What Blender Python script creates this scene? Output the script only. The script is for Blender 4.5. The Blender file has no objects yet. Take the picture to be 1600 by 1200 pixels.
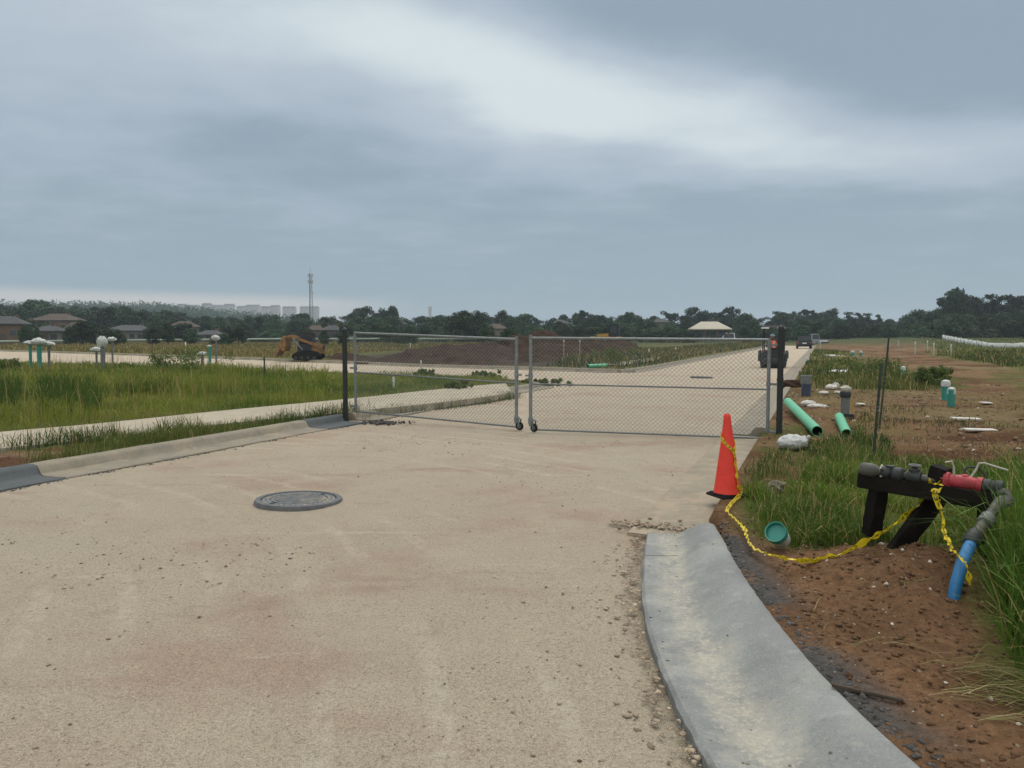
import bpy, bmesh, math, random
import numpy as np
from mathutils import Vector, Matrix
R = math.radians
rnd = random.Random(7)
rng = np.random.default_rng(11)
scene = bpy.context.scene
COL = scene.collection

# ------------------------------------------------------------------ camera
CH = 1.6; FP = 1200.0; PITCH = math.atan(74/1200.0)
cam = bpy.data.cameras.new('camera'); cam.lens = 27.0; cam.sensor_width = 36.0; cam.sensor_fit = 'HORIZONTAL'
cam.clip_start = 0.05; cam.clip_end = 12000
camo = bpy.data.objects.new('camera', cam); COL.objects.link(camo)
camo.location = (0, 0, CH); camo.rotation_euler = (math.pi/2 - PITCH, 0, 0)
scene.camera = camo
scene.view_settings.view_transform = 'Standard'; scene.view_settings.look = 'None'
scene.view_settings.gamma = 1.0; scene.view_settings.use_curve_mapping = False
scene.view_settings.exposure = 0.08
scene.render.engine = 'CYCLES'

# ------------------------------------------------------------------ world
SUN_EL, SUN_AZ = 52, 25
w = bpy.data.worlds.new("World"); scene.world = w; w.use_nodes = True
nt = w.node_tree
for n in list(nt.nodes): nt.nodes.remove(n)
class E:
    """small wrapper: arithmetic builds Math nodes"""
    def __init__(s, sock): s.s = sock
    @staticmethod
    def m(op, a, b=None, c=None):
        n = nt.nodes.new('ShaderNodeMath'); n.operation = op
        for i, v in enumerate((a, b, c)):
            if v is None: continue
            if isinstance(v, E): nt.links.new(v.s, n.inputs[i])
            else: n.inputs[i].default_value = v
        return E(n.outputs[0])
    def __add__(a, b): return E.m('ADD', a, b)
    __radd__ = __add__
    def __mul__(a, b): return E.m('MULTIPLY', a, b)
    __rmul__ = __mul__
    def __sub__(a, b): return E.m('SUBTRACT', a, b)
    def __rsub__(a, b): return E.m('SUBTRACT', b, a)
    def __truediv__(a, b): return E.m('DIVIDE', a, b)
def clamp01(e):
    return E.m('MINIMUM', E.m('MAXIMUM', e, 0.0), 1.0)
def smooth(e, a, b):
    n = nt.nodes.new('ShaderNodeMapRange'); n.interpolation_type = 'SMOOTHSTEP'
    nt.links.new(e.s, n.inputs[0]); n.inputs[1].default_value = a; n.inputs[2].default_value = b
    return E(n.outputs[0])
def cmix(f, a, b):
    n = nt.nodes.new('ShaderNodeMix'); n.data_type = 'RGBA'; n.clamp_factor = True
    if isinstance(f, E): nt.links.new(f.s, n.inputs[0])
    else: n.inputs[0].default_value = f
    for i, v in ((6, a), (7, b)):
        if isinstance(v, tuple): n.inputs[i].default_value = (*v, 1)
        else: nt.links.new(v, n.inputs[i])
    return n.outputs[2]
tc = nt.nodes.new('ShaderNodeTexCoord')
sx = nt.nodes.new('ShaderNodeSeparateXYZ'); nt.links.new(tc.outputs['Generated'], sx.inputs[0])
X, Y, Z = (E(sx.outputs[i]) for i in range(3))
Zp = E.m('MAXIMUM', Z, 0.0)
cxy = nt.nodes.new('ShaderNodeCombineXYZ')       # cloud layer coordinates: direction projected on a high flat layer
den = Zp + 0.10
nt.links.new((X/den).s, cxy.inputs[0]); nt.links.new((Y/den).s, cxy.inputs[1])
def noise(vec, scale, detail=5, rough=.55, off=(0, 0, 0), sc=(1, 1, 1)):
    mp = nt.nodes.new('ShaderNodeMapping'); nt.links.new(vec, mp.inputs[0])
    mp.inputs['Location'].default_value = off; mp.inputs['Scale'].default_value = sc
    n = nt.nodes.new('ShaderNodeTexNoise'); nt.links.new(mp.outputs[0], n.inputs['Vector'])
    n.inputs['Scale'].default_value = scale; n.inputs['Detail'].default_value = detail; n.inputs['Roughness'].default_value = rough
    return E(n.outputs[0])
n1 = noise(cxy.outputs[0], 0.55, 6, .55, (3, 1, 0), (1, 1.0, 1))
n2 = noise(cxy.outputs[0], 0.9, 4, .5, (9, 4, 2))
n3 = noise(tc.outputs['Generated'], 2.2, 4, .5, (1, 7, 3), (1, 1, 3))
az = E.m('ARCTAN2', X, Y) + (n2 - .5)*.26
el = E.m('ARCSINE', Z) + (n1 - .5)*.13 + (n3 - .5)*.08
def lobe(px, py, sxp, syp, slope, amp):
    a0 = math.atan((px-800)/1200); e0 = math.atan((526-py)/1200*math.cos(a0)); t = math.atan(-slope)
    da = az - a0; de = el - e0
    u = da*math.cos(t) + de*math.sin(t); v = de*math.cos(t) - da*math.sin(t)
    q = (u*u)*(1/(2*(sxp/1200)**2)) + (v*v)*(1/(2*(syp/1200)**2))
    return E.m('EXPONENT', q*-1.0)*amp
B = lobe(430, 60, 300, 62, .10, .36) + lobe(790, 125, 220, 50, .24, .72) + lobe(1140, 220, 200, 46, .14, .58) \
    + lobe(80, 90, 320, 120, .0, .36) + lobe(1480, 235, 140, 26, .0, .30) + lobe(700, -90, 300, 50, 0, .10)
B = B + lobe(380, 225, 190, 28, .05, -.22) + lobe(1280, 60, 330, 60, .22, -.14) + (n1 - .5)*.40 + (n3 - .5)*.30 + .03
n4 = noise(cxy.outputs[0], 2.6, 7, .62, (2, 5, 1), (1, 1.3, 1))
B = clamp01(B + (n4 - .5)*.42)
base = cmix(smooth(el, -.02, .30), (.306, .405, .462), (.276, .354, .434))
mid = cmix(smooth(B, 0.0, .42), base, (.43, .505, .590))
cl = cmix(smooth(B, .34, 1.05), mid, (.68, .755, .78))
# pale strip under the cloud deck low in the left
elr = E.m('ARCSINE', Z) + (n3 - .5)*.006
azr = E.m('ARCTAN2', X, Y)
strip = smooth(elr + azr*.012, .052, .036)*smooth(azr, -.08, -.30)*clamp01(smooth(azr, -.85, -.50)*.6 + .4)
strip2 = smooth(elr, .055, .0)*.30
cl = cmix(strip2, cl, (.50, .56, .57))
cl = cmix(strip*.8, cl, (.74, .68, .62))
# the deck is much brighter overhead than near the horizon, as under any overcast sky
zen = smooth(Z, .38, .95)
cl = cmix(zen, cl, (1.66, 1.62, 1.52))
back = smooth(Y, -.05, -.6)
cl = cmix(back*.7, cl, (1.05, 1.04, 1.0))
sky = nt.nodes.new('ShaderNodeTexSky'); sky.sky_type = 'NISHITA'; sky.sun_disc = False
sky.sun_elevation = R(SUN_EL); sky.sun_rotation = R(SUN_AZ)
bg1 = nt.nodes.new('ShaderNodeBackground'); nt.links.new(sky.outputs[0], bg1.inputs[0]); bg1.inputs[1].default_value = 0.05
bg2 = nt.nodes.new('ShaderNodeBackground'); nt.links.new(cl, bg2.inputs[0]); bg2.inputs[1].default_value = 1.0
ms = nt.nodes.new('ShaderNodeMixShader'); ms.inputs[0].default_value = .96
nt.links.new(bg1.outputs[0], ms.inputs[1]); nt.links.new(bg2.outputs[0], ms.inputs[2])
out = nt.nodes.new('ShaderNodeOutputWorld'); nt.links.new(ms.outputs[0], out.inputs[0])

sl = bpy.data.lights.new('sun', 'SUN'); sl.energy = 1.0; sl.angle = R(22); sl.color = (1, .97, .92)
so = bpy.data.objects.new('sun', sl); COL.objects.link(so)
d = Vector((math.sin(R(SUN_AZ))*math.cos(R(SUN_EL)), math.cos(R(SUN_AZ))*math.cos(R(SUN_EL)), math.sin(R(SUN_EL))))
so.rotation_euler = d.to_track_quat('Z', 'Y').to_euler(); so.location = (0, 0, 60)

# ------------------------------------------------------------------ geometry helpers
CP, SP = math.cos(PITCH), math.sin(PITCH)
def ray(px, py):
    a, b = (px-800)/FP, -(py-600)/FP
    return (a, CP + b*SP, -SP + b*CP)
def G(px, py, z=0.0):
    r = ray(px, py); t = (z-CH)/r[2]; return Vector((r[0]*t, r[1]*t, z))
def W(px, py, yy):
    r = ray(px, py); t = yy/r[1]; return Vector((r[0]*t, yy, CH + r[2]*t))
RA = math.atan(483/1200.0); RS, RC = math.sin(RA), math.cos(RA)     # heading of the main road
def U(u, s): return (u*RC + s*RS, -u*RS + s*RC)                      # road frame -> world
def toU(x, y): return (x*RC - y*RS, x*RS + y*RC)

def hash2(ix, iy, seed):
    n = (ix.astype(np.int64)*374761393 + iy.astype(np.int64)*668265263 + seed*1442695041) & 0xffffffff
    n = ((n ^ (n >> 13))*1274126177) & 0xffffffff
    n = n ^ (n >> 16)
    return (n & 0xffff)/65535.0
def vnoise(x, y, seed=0):
    ix, iy = np.floor(x), np.floor(y); fx, fy = x-ix, y-iy
    fx = fx*fx*(3-2*fx); fy = fy*fy*(3-2*fy)
    a = hash2(ix, iy, seed); b = hash2(ix+1, iy, seed); c = hash2(ix, iy+1, seed); d_ = hash2(ix+1, iy+1, seed)
    return (a*(1-fx)+b*fx)*(1-fy) + (c*(1-fx)+d_*fx)*fy
def fbm(x, y, sc, octs=4, seed=0):
    s = 0; a = 1; t = 0
    for o in range(octs):
        s = s + a*vnoise(x*sc*2**o+o*17.3, y*sc*2**o-o*9.1, seed+o); t += a; a *= .5
    return s/t
def sdist(px, py, poly):
    """signed distance to polygon: negative inside"""
    px = np.asarray(px, float); py = np.asarray(py, float)
    dd = np.full(px.shape, 1e18); ins = np.zeros(px.shape, bool)
    n = len(poly)
    for i in range(n):
        x1, y1 = poly[i][0], poly[i][1]; x2, y2 = poly[(i+1) % n][0], poly[(i+1) % n][1]
        ex, ey = x2-x1, y2-y1; L = ex*ex+ey*ey+1e-12
        t = np.clip(((px-x1)*ex+(py-y1)*ey)/L, 0, 1)
        dd = np.minimum(dd, (px-x1-t*ex)**2 + (py-y1-t*ey)**2)
        c = ((y1 > py) != (y2 > py)) & (px < (x2-x1)*(py-y1)/((y2-y1) if y2 != y1 else 1e-12) + x1)
        ins ^= c
    d_ = np.sqrt(dd); return np.where(ins, -d_, d_)
def sm(x, a, b):
    t = np.clip((x-a)/(b-a), 0, 1); return t*t*(3-2*t)

def np_mesh(name, verts, faces_flat, counts, mat=None, tint=None, smooth=False):
    me = bpy.data.meshes.new(name); nv = len(verts)
    me.vertices.add(nv); me.vertices.foreach_set('co', np.asarray(verts, np.float32).ravel())
    me.loops.add(len(faces_flat)); me.loops.foreach_set('vertex_index', np.asarray(faces_flat, np.int32))
    counts = np.asarray(counts, np.int32); st = np.zeros(len(counts), np.int32); st[1:] = np.cumsum(counts)[:-1]
    me.polygons.add(len(counts)); me.polygons.foreach_set('loop_start', st); me.polygons.foreach_set('loop_total', counts)
    if smooth: me.polygons.foreach_set('use_smooth', np.ones(len(counts), bool))
    me.update(calc_edges=True)
    if tint is not None:
        a = me.color_attributes.new('tint', 'FLOAT_COLOR', 'POINT')
        t = np.ones((nv, 4), np.float32); t[:, :tint.shape[1]] = tint; a.data.foreach_set('color', t.ravel())
    if mat: me.materials.append(mat)
    return me
def link(name, me, parent=None):
    o = bpy.data.objects.new(name, me); COL.objects.link(o)
    if parent: o.parent = parent
    return o
def tag(o, label=None, cat=None, group=None, kind=None):
    if label: o['label'] = label
    if cat: o['category'] = cat
    if group: o['group'] = group
    if kind: o['kind'] = kind
    return o
def empty(name, loc=(0, 0, 0), rz=0, label=None, cat=None, group=None):
    o = bpy.data.objects.new(name, None); COL.objects.link(o); o.location = loc; o.rotation_euler = (0, 0, rz)
    o.empty_display_size = .1
    return tag(o, label, cat, group)
def copy_tree(o, parent=None):
    c = o.copy(); COL.objects.link(c)
    if parent: c.parent = parent
    for ch in list(o.children): copy_tree(ch, c)
    return c

class MB:
    def __init__(s): s.v = []; s.f = []
    def add(s, vs, fs):
        b = len(s.v); s.v += [tuple(v) for v in vs]; s.f += [tuple(i+b for i in f) for f in fs]; return s
    def box(s, c, size, rot=None, taper=(1, 1)):
        hx, hy, hz = size[0]/2, size[1]/2, size[2]/2
        vs = []
        for z in (-1, 1):
            tx, ty = (taper if z > 0 else (1, 1))
            for x, y in ((-1, -1), (1, -1), (1, 1), (-1, 1)):
                v = Vector((x*hx*tx, y*hy*ty, z*hz))
                if rot is not None: v = rot @ v
                vs.append(v + Vector(c))
        return s.add(vs, [(3, 2, 1, 0), (4, 5, 6, 7), (0, 1, 5, 4), (1, 2, 6, 5), (2, 3, 7, 6), (3, 0, 4, 7)])
    def beam(s, a, b, wd, ht, up=(0, 0, 1)):
        a, b = Vector(a), Vector(b); d_ = (b-a); L = d_.length; d_.normalize()
        x = d_.cross(Vector(up)); x.normalize(); y = x.cross(d_)
        m = Matrix((x, d_, y)).transposed()
        return s.box((a+b)/2, (wd, L, ht), m)
    def tube(s, pts, r, n=10, cap=True, closed=False):
        pts = [Vector(p) for p in pts]; rs = r if isinstance(r, (list, tuple)) else [r]*len(pts)
        b0 = len(s.v); prev = None; vs = []; N = len(pts)
        for i, p in enumerate(pts):
            if closed: t = pts[(i+1) % N]-pts[i-1]
            else: t = pts[min(i+1, N-1)] - pts[max(i-1, 0)]
            t.normalize()
            if prev is None:
                ref = Vector((0, 0, 1)) if abs(t.z) < .9 else Vector((1, 0, 0)); x = ref.cross(t)
            else: x = prev - t*prev.dot(t)
            x.normalize(); prev = x; y = t.cross(x)
            for k in range(n):
                a = 2*math.pi*k/n; vs.append(p + (x*math.cos(a) + y*math.sin(a))*rs[i])
        fs = []
        for i in range(N if closed else N-1):
            j = (i+1) % N
            for k in range(n):
                k2 = (k+1) % n; fs.append((i*n+k, i*n+k2, j*n+k2, j*n+k))
        if cap and not closed:
            fs.append(tuple(range(n-1, -1, -1))); fs.append(tuple((N-1)*n+k for k in range(n)))
        return s.add(vs, fs)
    def lathe(s, c, prof, n=24, axis=(0, 0, 1)):
        """prof: list of (r, h) along axis; r=0 closes"""
        ax = Vector(axis).normalized(); ref = Vector((1, 0, 0)) if abs(ax.x) < .9 else Vector((0, 1, 0))
        x = ref.cross(ax).normalized(); y = ax.cross(x); c = Vector(c); vs = []
        for r, h in prof:
            for k in range(n):
                a = 2*math.pi*k/n; vs.append(c + ax*h + (x*math.cos(a)+y*math.sin(a))*max(r, 1e-4))
        fs = []
        for i in range(len(prof)-1):
            for k in range(n):
                k2 = (k+1) % n; fs.append((i*n+k, i*n+k2, (i+1)*n+k2, (i+1)*n+k))
        return s.add(vs, fs)
    def prism(s, poly, x0, x1, m=None):
        """poly in (y,z) extruded along x"""
        n = len(poly); vs = [Vector((x0, p[0], p[1])) for p in poly] + [Vector((x1, p[0], p[1])) for p in poly]
        if m is not None: vs = [m @ v for v in vs]
        return s.add(vs, [tuple(range(n-1, -1, -1)), tuple(range(n, 2*n))] + [(i, (i+1) % n, n+(i+1) % n, n+i) for i in range(n)])
    def blob(s, c, size, seed=0, amp=.2, n=10, m=8, freq=1.5):
        vs = []; q = np.random.default_rng(seed); ph = q.random((6, 3))*6.28
        for i in range(m+1):
            th = math.pi*i/m
            for k in range(n):
                a = 2*math.pi*k/n
                p = Vector((math.sin(th)*math.cos(a), math.sin(th)*math.sin(a), math.cos(th)))
                dsp = 1 + amp*sum(math.sin(p.dot(Vector(ph[j]))*freq + ph[j][0]) for j in range(6))/3
                vs.append(Vector((p.x*size[0]*dsp, p.y*size[1]*dsp, p.z*size[2]*dsp)) + Vector(c))
        fs = []
        for i in range(m):
            for k in range(n): fs.append((i*n+k, (i+1)*n+k, (i+1)*n+(k+1) % n, i*n+(k+1) % n))
        return s.add(vs, fs)
    def mesh(s, name, mat, smooth=False, bevel=0):
        me = bpy.data.meshes.new(name); me.from_pydata([tuple(v) for v in s.v], [], s.f); me.update()
        bm = bmesh.new(); bm.from_mesh(me)
        bmesh.ops.recalc_face_normals(bm, faces=bm.faces)
        if bevel: bmesh.ops.bevel(bm, geom=list(bm.edges), offset=bevel, segments=2, affect='EDGES', clamp_overlap=True)
        bm.to_mesh(me); bm.free()
        if smooth:
            for p in me.polygons: p.use_smooth = True
            try: me.set_sharp_from_angle(angle=R(40))
            except Exception: pass
        me.materials.append(mat); return me
    def build(s, name, mat, parent=None, smooth=False, bevel=0):
        return link(name, s.mesh(name, mat, smooth, bevel), parent)

# ------------------------------------------------------------------ materials
def mk(name, col, rough=.7, metal=0, var=.12, scale=6, bump=.0, bscale=40, tint=False, col2=None, spec=None, transl=0, objrand=0, dirt=None):
    m = bpy.data.materials.new(name); m.use_nodes = True; t = m.node_tree; b = t.nodes['Principled BSDF']
    b.inputs['Roughness'].default_value = rough; b.inputs['Metallic'].default_value = metal
    if spec is None and rough >= .8: spec = .12
    if spec is not None: b.inputs['Specular IOR Level'].default_value = spec
    co = t.nodes.new('ShaderNodeTexCoord')
    nz = t.nodes.new('ShaderNodeTexNoise'); nz.inputs['Scale'].default_value = scale; nz.inputs['Detail'].default_value = 6
    nz.inputs['Roughness'].default_value = .62
    t.links.new(co.outputs['Object'], nz.inputs['Vector'])
    rp = t.nodes.new('ShaderNodeValToRGB'); t.links.new(nz.outputs[0], rp.inputs[0])
    c2 = col2 if col2 else tuple(min(1, c*(1+var)) for c in col); c1 = tuple(c*(1-var) for c in col) if not col2 else col
    rp.color_ramp.elements[0].position = .32; rp.color_ramp.elements[0].color = (*c1, 1)
    rp.color_ramp.elements[1].position = .68; rp.color_ramp.elements[1].color = (*c2, 1)
    cs = rp.outputs[0]
    if dirt:
        n2_ = t.nodes.new('ShaderNodeTexNoise'); n2_.inputs['Scale'].default_value = dirt[1]; n2_.inputs['Detail'].default_value = 8; n2_.inputs['Roughness'].default_value = .7
        t.links.new(co.outputs['Object'], n2_.inputs['Vector'])
        r2 = t.nodes.new('ShaderNodeMapRange'); t.links.new(n2_.outputs[0], r2.inputs[0]); r2.inputs[1].default_value = dirt[2]; r2.inputs[2].default_value = dirt[2]+.15
        r2.inputs[4].default_value = dirt[3] if len(dirt) > 3 else .8
        mx = t.nodes.new('ShaderNodeMix'); mx.data_type = 'RGBA'; t.links.new(r2.outputs[0], mx.inputs[0]); t.links.new(cs, mx.inputs[6]); mx.inputs[7].default_value = (*dirt[0], 1)
        cs = mx.outputs[2]
    if tint:
        at = t.nodes.new('ShaderNodeAttribute'); at.attribute_name = 'tint'
        mx = t.nodes.new('ShaderNodeMix'); mx.data_type = 'RGBA'; mx.blend_type = 'MULTIPLY'; mx.inputs[0].default_value = 1
        t.links.new(cs, mx.inputs[6]); t.links.new(at.outputs['Color'], mx.inputs[7]); cs = mx.outputs[2]
    if objrand:
        oi = t.nodes.new('ShaderNodeObjectInfo'); hs = t.nodes.new('ShaderNodeHueSaturation')
        mr = t.nodes.new('ShaderNodeMapRange'); t.links.new(oi.outputs['Random'], mr.inputs[0]); mr.inputs[3].default_value = 1-objrand; mr.inputs[4].default_value = 1+objrand
        mr2 = t.nodes.new('ShaderNodeMapRange'); t.links.new(oi.outputs['Random'], mr2.inputs[0]); mr2.inputs[3].default_value = .485; mr2.inputs[4].default_value = .52
        t.links.new(mr.outputs[0], hs.inputs['Value']); t.links.new(mr2.outputs[0], hs.inputs['Hue']); t.links.new(cs, hs.inputs['Color']); cs = hs.outputs[0]
    t.links.new(cs, b.inputs['Base Color'])
    if bump:
        nb = t.nodes.new('ShaderNodeTexNoise'); nb.inputs['Scale'].default_value = bscale; nb.inputs['Detail'].default_value = 6
        t.links.new(co.outputs['Object'], nb.inputs['Vector'])
        bp = t.nodes.new('ShaderNodeBump'); bp.inputs['Strength'].default_value = 1; bp.inputs['Distance'].default_value = bump
        t.links.new(nb.outputs[0], bp.inputs['Height']); t.links.new(bp.outputs[0], b.inputs['Normal'])
    if transl:
        tr = t.nodes.new('ShaderNodeBsdfTranslucent'); t.links.new(cs, tr.inputs[0]); mxs = t.nodes.new('ShaderNodeMixShader')
        mxs.inputs[0].default_value = transl; o_ = t.nodes['Material Output']
        t.links.new(b.outputs[0], mxs.inputs[1]); t.links.new(tr.outputs[0], mxs.inputs[2]); t.links.new(mxs.outputs[0], o_.inputs[0])
    return m
M = {}
M['galv'] = mk('galvanised', (.21, .235, .24), .5, .45, .2, 14)
M['wire'] = mk('wire', (.17, .19, .19), .5, .5, .15, 9)
M['blackpost'] = mk('black_coated_steel', (.012, .017, .016), .5, 0, .3, 10)
M['rubber'] = mk('rubber', (.02, .02, .021), .85, 0, .3, 12)
M['cast'] = mk('cast_iron', (.155, .165, .168), .65, .1, .2, 14, .004, 60, dirt=((.32, .27, .20), 6, .50, .7))
M['castd'] = mk('cast_iron_rim', (.11, .112, .115), .7, .1, .25, 12, .003, 60)
M['orange'] = mk('orange_plastic', (.76, .045, .026), .5, 0, .10, 9, dirt=((.34, .13, .08), 12, .64, .45))
M['tape'] = None
M['oldwood'] = mk('dark_timber', (.013, .011, .009), .85, 0, .35, 5, .004, 30, dirt=((.07, .065, .055), 18, .62, .6))
M['woodedge'] = mk('greyed_timber', (.022, .020, .017), .85, 0, .35, 20, .003, 40, dirt=((.10, .095, .08), 24, .6, .6))
M['pipegrey'] = mk('grey_steel_pipe', (.085, .085, .075), .65, .2, .3, 18, .003, 50, dirt=((.17, .14, .10), 14, .6, .6))
M['pipedark'] = mk('dark_fitting', (.035, .040, .040), .6, .3, .3, 18, .003, 50, dirt=((.12, .11, .09), 18, .62, .6))
M['redpaint'] = mk('red_painted_valve', (.36, .035, .045), .55, 0, .25, 16, .003, 50, dirt=((.20, .09, .08), 20, .60, .6))
M['cream'] = mk('cream_handle', (.40, .38, .31), .5, 0, .15, 20)
M['bluepvc'] = mk('blue_pvc', (.025, .18, .42), .4, 0, .12, 14, dirt=((.13, .14, .13), 12, .62, .55))
M['greenpvc'] = mk('green_pvc', (.09, .42, .22), .38, 0, .10, 8, dirt=((.18, .24, .15), 8, .64, .5))
M['greenin'] = mk('green_pvc_inside', (.02, .10, .05), .6)
M['teal'] = mk('teal_pvc', (.03, .235, .19), .45, 0, .12, 12, dirt=((.16, .22, .18), 9, .62, .5))
M['cap'] = mk('white_cap', (.46, .48, .46), .6, 0, .18, 15, .004, 20)
M['bag'] = mk('woven_sandbag', (.50, .51, .50), .8, 0, .10, 20, .006, 70, dirt=((.28, .22, .16), 7, .58, .6))
M['litter'] = mk('white_litter', (.52, .50, .46), .8, 0, .2, 14, .01, 25, dirt=((.25, .18, .12), 8, .55, .7))
M['bucketblue'] = mk('dark_blue_plastic', (.035, .055, .10), .5, 0, .2, 14)
M['steelgrey'] = mk('weathered_grey', (.14, .15, .145), .6, .1, .25, 14, .003, 30)
M['tpost'] = mk('green_steel_post', (.035, .05, .035), .6, .1, .3, 16, dirt=((.15, .15, .13), 20, .62, .6))
M['stake'] = mk('raw_wood_stake', (.42, .36, .26), .8, 0, .2, 10)
M['stakeg'] = mk('pale_stake', (.40, .46, .38), .8, 0, .2, 10)
M['stakeb'] = mk('blue_stake', (.06, .18, .38), .6, 0, .2, 10)
M['black'] = mk('black_paint', (.012, .013, .015), .45, 0, .2, 8)
M['charcoal'] = mk('charcoal_steel', (.022, .026, .032), .55, 0, .25, 6, dirt=((.12, .10, .08), 4, .60, .5))
M['yellow'] = mk('machine_yellow', (.42, .23, .03), .5, 0, .15, 5, dirt=((.20, .15, .09), 4, .56, .6))
M['orangemach'] = mk('machine_orange', (.27, .135, .040), .65, 0, .25, 5, dirt=((.085, .065, .045), 3, .44, .85))
M['darkglass'] = mk('dark_glass', (.012, .018, .024), .08, 0, .1, 3)
M['white'] = mk('white_paint', (.72, .73, .73), .4, 0, .05, 3)
M['silver'] = mk('silver_paint', (.42, .45, .46), .35, .5, .06, 3)
M['darkcar'] = mk('dark_green_paint', (.018, .028, .030), .25, .2, .1, 3)
M['redlamp'] = mk('red_lens', (.30, .02, .02), .25)
M['lamp'] = mk('clear_lens', (.70, .72, .72), .25)
M['hivis'] = mk('orange_vest', (.85, .14, .03), .75, 0, .1, 20)
M['navy'] = mk('navy_cloth', (.02, .03, .07), .85, 0, .2, 20)
M['skin'] = mk('skin', (.28, .15, .10), .6)
M['helmet'] = mk('pale_blue_helmet', (.42, .55, .66), .4)
M['roof'] = mk('tan_metal_roof', (.33, .30, .225), .6, .0, .08, 1)
M['roofgrey'] = mk('grey_shingle', (.085, .088, .090), .85, 0, .2, 1.5, .02, 6)
M['roofbrown'] = mk('brown_shingle', (.10, .082, .070), .85, 0, .2, 1.5, .02, 6)
M['brick'] = mk('tan_brick', (.15, .105, .068), .85, 0, .2, 2, .01, 8)
M['stucco'] = mk('pale_stucco', (.19, .165, .135), .85, 0, .1, 1)
M['concreteb'] = mk('pale_building', (.47, .44, .41), .85, 0, .1, .1)
M['farwindow'] = mk('pale_window', (.30, .29, .28), .4)
M['window'] = mk('window_dark', (.04, .05, .06), .2)
M['mast'] = mk('mast_steel', (.12, .14, .15), .5, .3, .1, 1)
M['silt'] = mk('white_fabric', (.66, .66, .64), .85, 0, .10, .6, .03, 2)
M['board'] = mk('pale_board', (.58, .56, .52), .8, 0, .12, 12)
M['leaf'] = mk('leaf', (.036, .066, .030), .75, 0, .35, .7, tint=True, objrand=.42, spec=.2, transl=.15)
M['leafpine'] = mk('pine_needles', (.030, .050, .028), .8, 0, .3, .7, tint=True, objrand=.25, spec=.2, transl=.1)
M['bark'] = mk('bark', (.085, .065, .048), .9, 0, .3, 4, .02, 12)
M['grass'] = mk('grass_blade', (1, 1, 1), .65, 0, .12, .5, tint=True, spec=.25, transl=.25)
M['weed'] = mk('weed_leaf', (.100, .150, .040), .7, 0, .3, 3, tint=True, spec=.25, transl=.25)
M['stone'] = mk('stones', (1, 1, 1), .9, 0, .2, 12, tint=True, bump=.003)
M['soil'] = mk('dark_soil', (.040, .024, .016), .95, 0, .35, 1.2, .10, 3, dirt=((.10, .062, .040), .9, .56, .6))
M['rock'] = mk('concrete_chunk', (.20, .18, .15), .9, 0, .25, 12, .01, 20)
M['stick'] = mk('dead_stick', (.07, .055, .042), .9, 0, .3, 14)
# ------------------------------------------------------------------ roads and ground
UL = -7.85; UR = -1.42
def gl(lst, z=0.0): return [tuple(G(x, y, z)[:2]) for x, y in lst]
# right-hand kerb return, front (gutter lip) edge and back edge, near -> far
KF = gl([(1120, 1215), (1085, 1150), (1050, 1085), (1022, 1020), (1004, 950), (1001, 890), (1010, 832)], .03)
KB = gl([(1455, 1200), (1352, 1110), (1272, 1030), (1218, 965), (1172, 905), (1140, 855), (1117, 810)], .14)
# extend both edges on toward and past the camera as the same curve
def ext(p, q, n, step, curve):
    """continue from q through p, turning"""
    a = math.atan2(p[1]-q[1], p[0]-q[0]); o = []; x, y = p
    for i in range(n):
        a += curve; x += math.cos(a)*step; y += math.sin(a)*step; o.append((x, y))
    return o
KFx = ext(KF[0], KF[1], 14, .45, .050)
KBx = ext(KB[0], KB[1], 14, .45, .045)
KFull = KFx[::-1] + KF; KBull = KBx[::-1] + KB
near_edge = gl([(905, 600), (870, 601.5), (800, 596), (700, 591), (624, 589), (540, 586), (400, 581), (350, 579), (160, 572), (0, 568), (-250, 560)])
far_edge = gl([(-250, 543), (0, 549), (130, 553), (350, 561), (540, 568.5), (640, 573), (850, 579), (940, 582), (985, 583)])
far_edge2 = [U(-7.45, 38), U(-7.4, 60), U(-7.3, 420)]
KPOLY = [tuple(v) for v in KFull]+[tuple(v) for v in KBull[::-1]]
ROAD = [U(UL, -40), U(UL, 0), U(UL, 21.5), U(UL-.05, 23.2)] + near_edge[2:] + far_edge + far_edge2 + [U(UR, 420), U(UR, 8), U(UR, 6.6)] \
       + KF[::-1] + KFx + [(KFx[-1][0]+10, KFx[-1][1]+2), (KFx[-1][0]+20, -40)]
left_kerb = [U(UL, -40), U(UL, -10), U(UL, 0), U(UL, 7), U(UL, 14), U(UL, 21.5), U(UL-.05, 23.2)] + near_edge[2:]
right_far_kerb = [U(UR, s) for s in (12.9, 16, 20, 30, 50, 80, 140, 250, 420)]
SW_N = gl([(-900, 815), (-300, 737), (0, 703), (150, 687), (350, 664), (540, 645), (660, 633), (760, 621), (800, 614)], .13)
SW_F = gl([(-900, 775), (-300, 708), (0, 677), (150, 664), (350, 643), (540, 625), (660, 612), (750, 603), (790, 600)], .13)
SWPOLY = SW_N + SW_F[::-1]

def axis(lo, hi, fine_lo, fine_hi, h, gr):
    a = list(np.arange(fine_lo, fine_hi, h)); x = a[-1]; st = h
    while x < hi: st *= gr; x += st; a.append(x)
    x = a[0]; st = h; b = []
    while x > lo: st *= gr; x -= st; b.append(x)
    return np.array(b[::-1] + a)
us = axis(-2600, 2600, -9.0, 4.5, .056, 1.035)
ss = axis(-600, 2700, 1.0, 12.5, .056, 1.022)
UU, SS_ = np.meshgrid(us, ss, indexing='ij')
GX = UU*RC + SS_*RS; GY = -UU*RS + SS_*RC
dR = sdist(GX, GY, ROAD)

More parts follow.
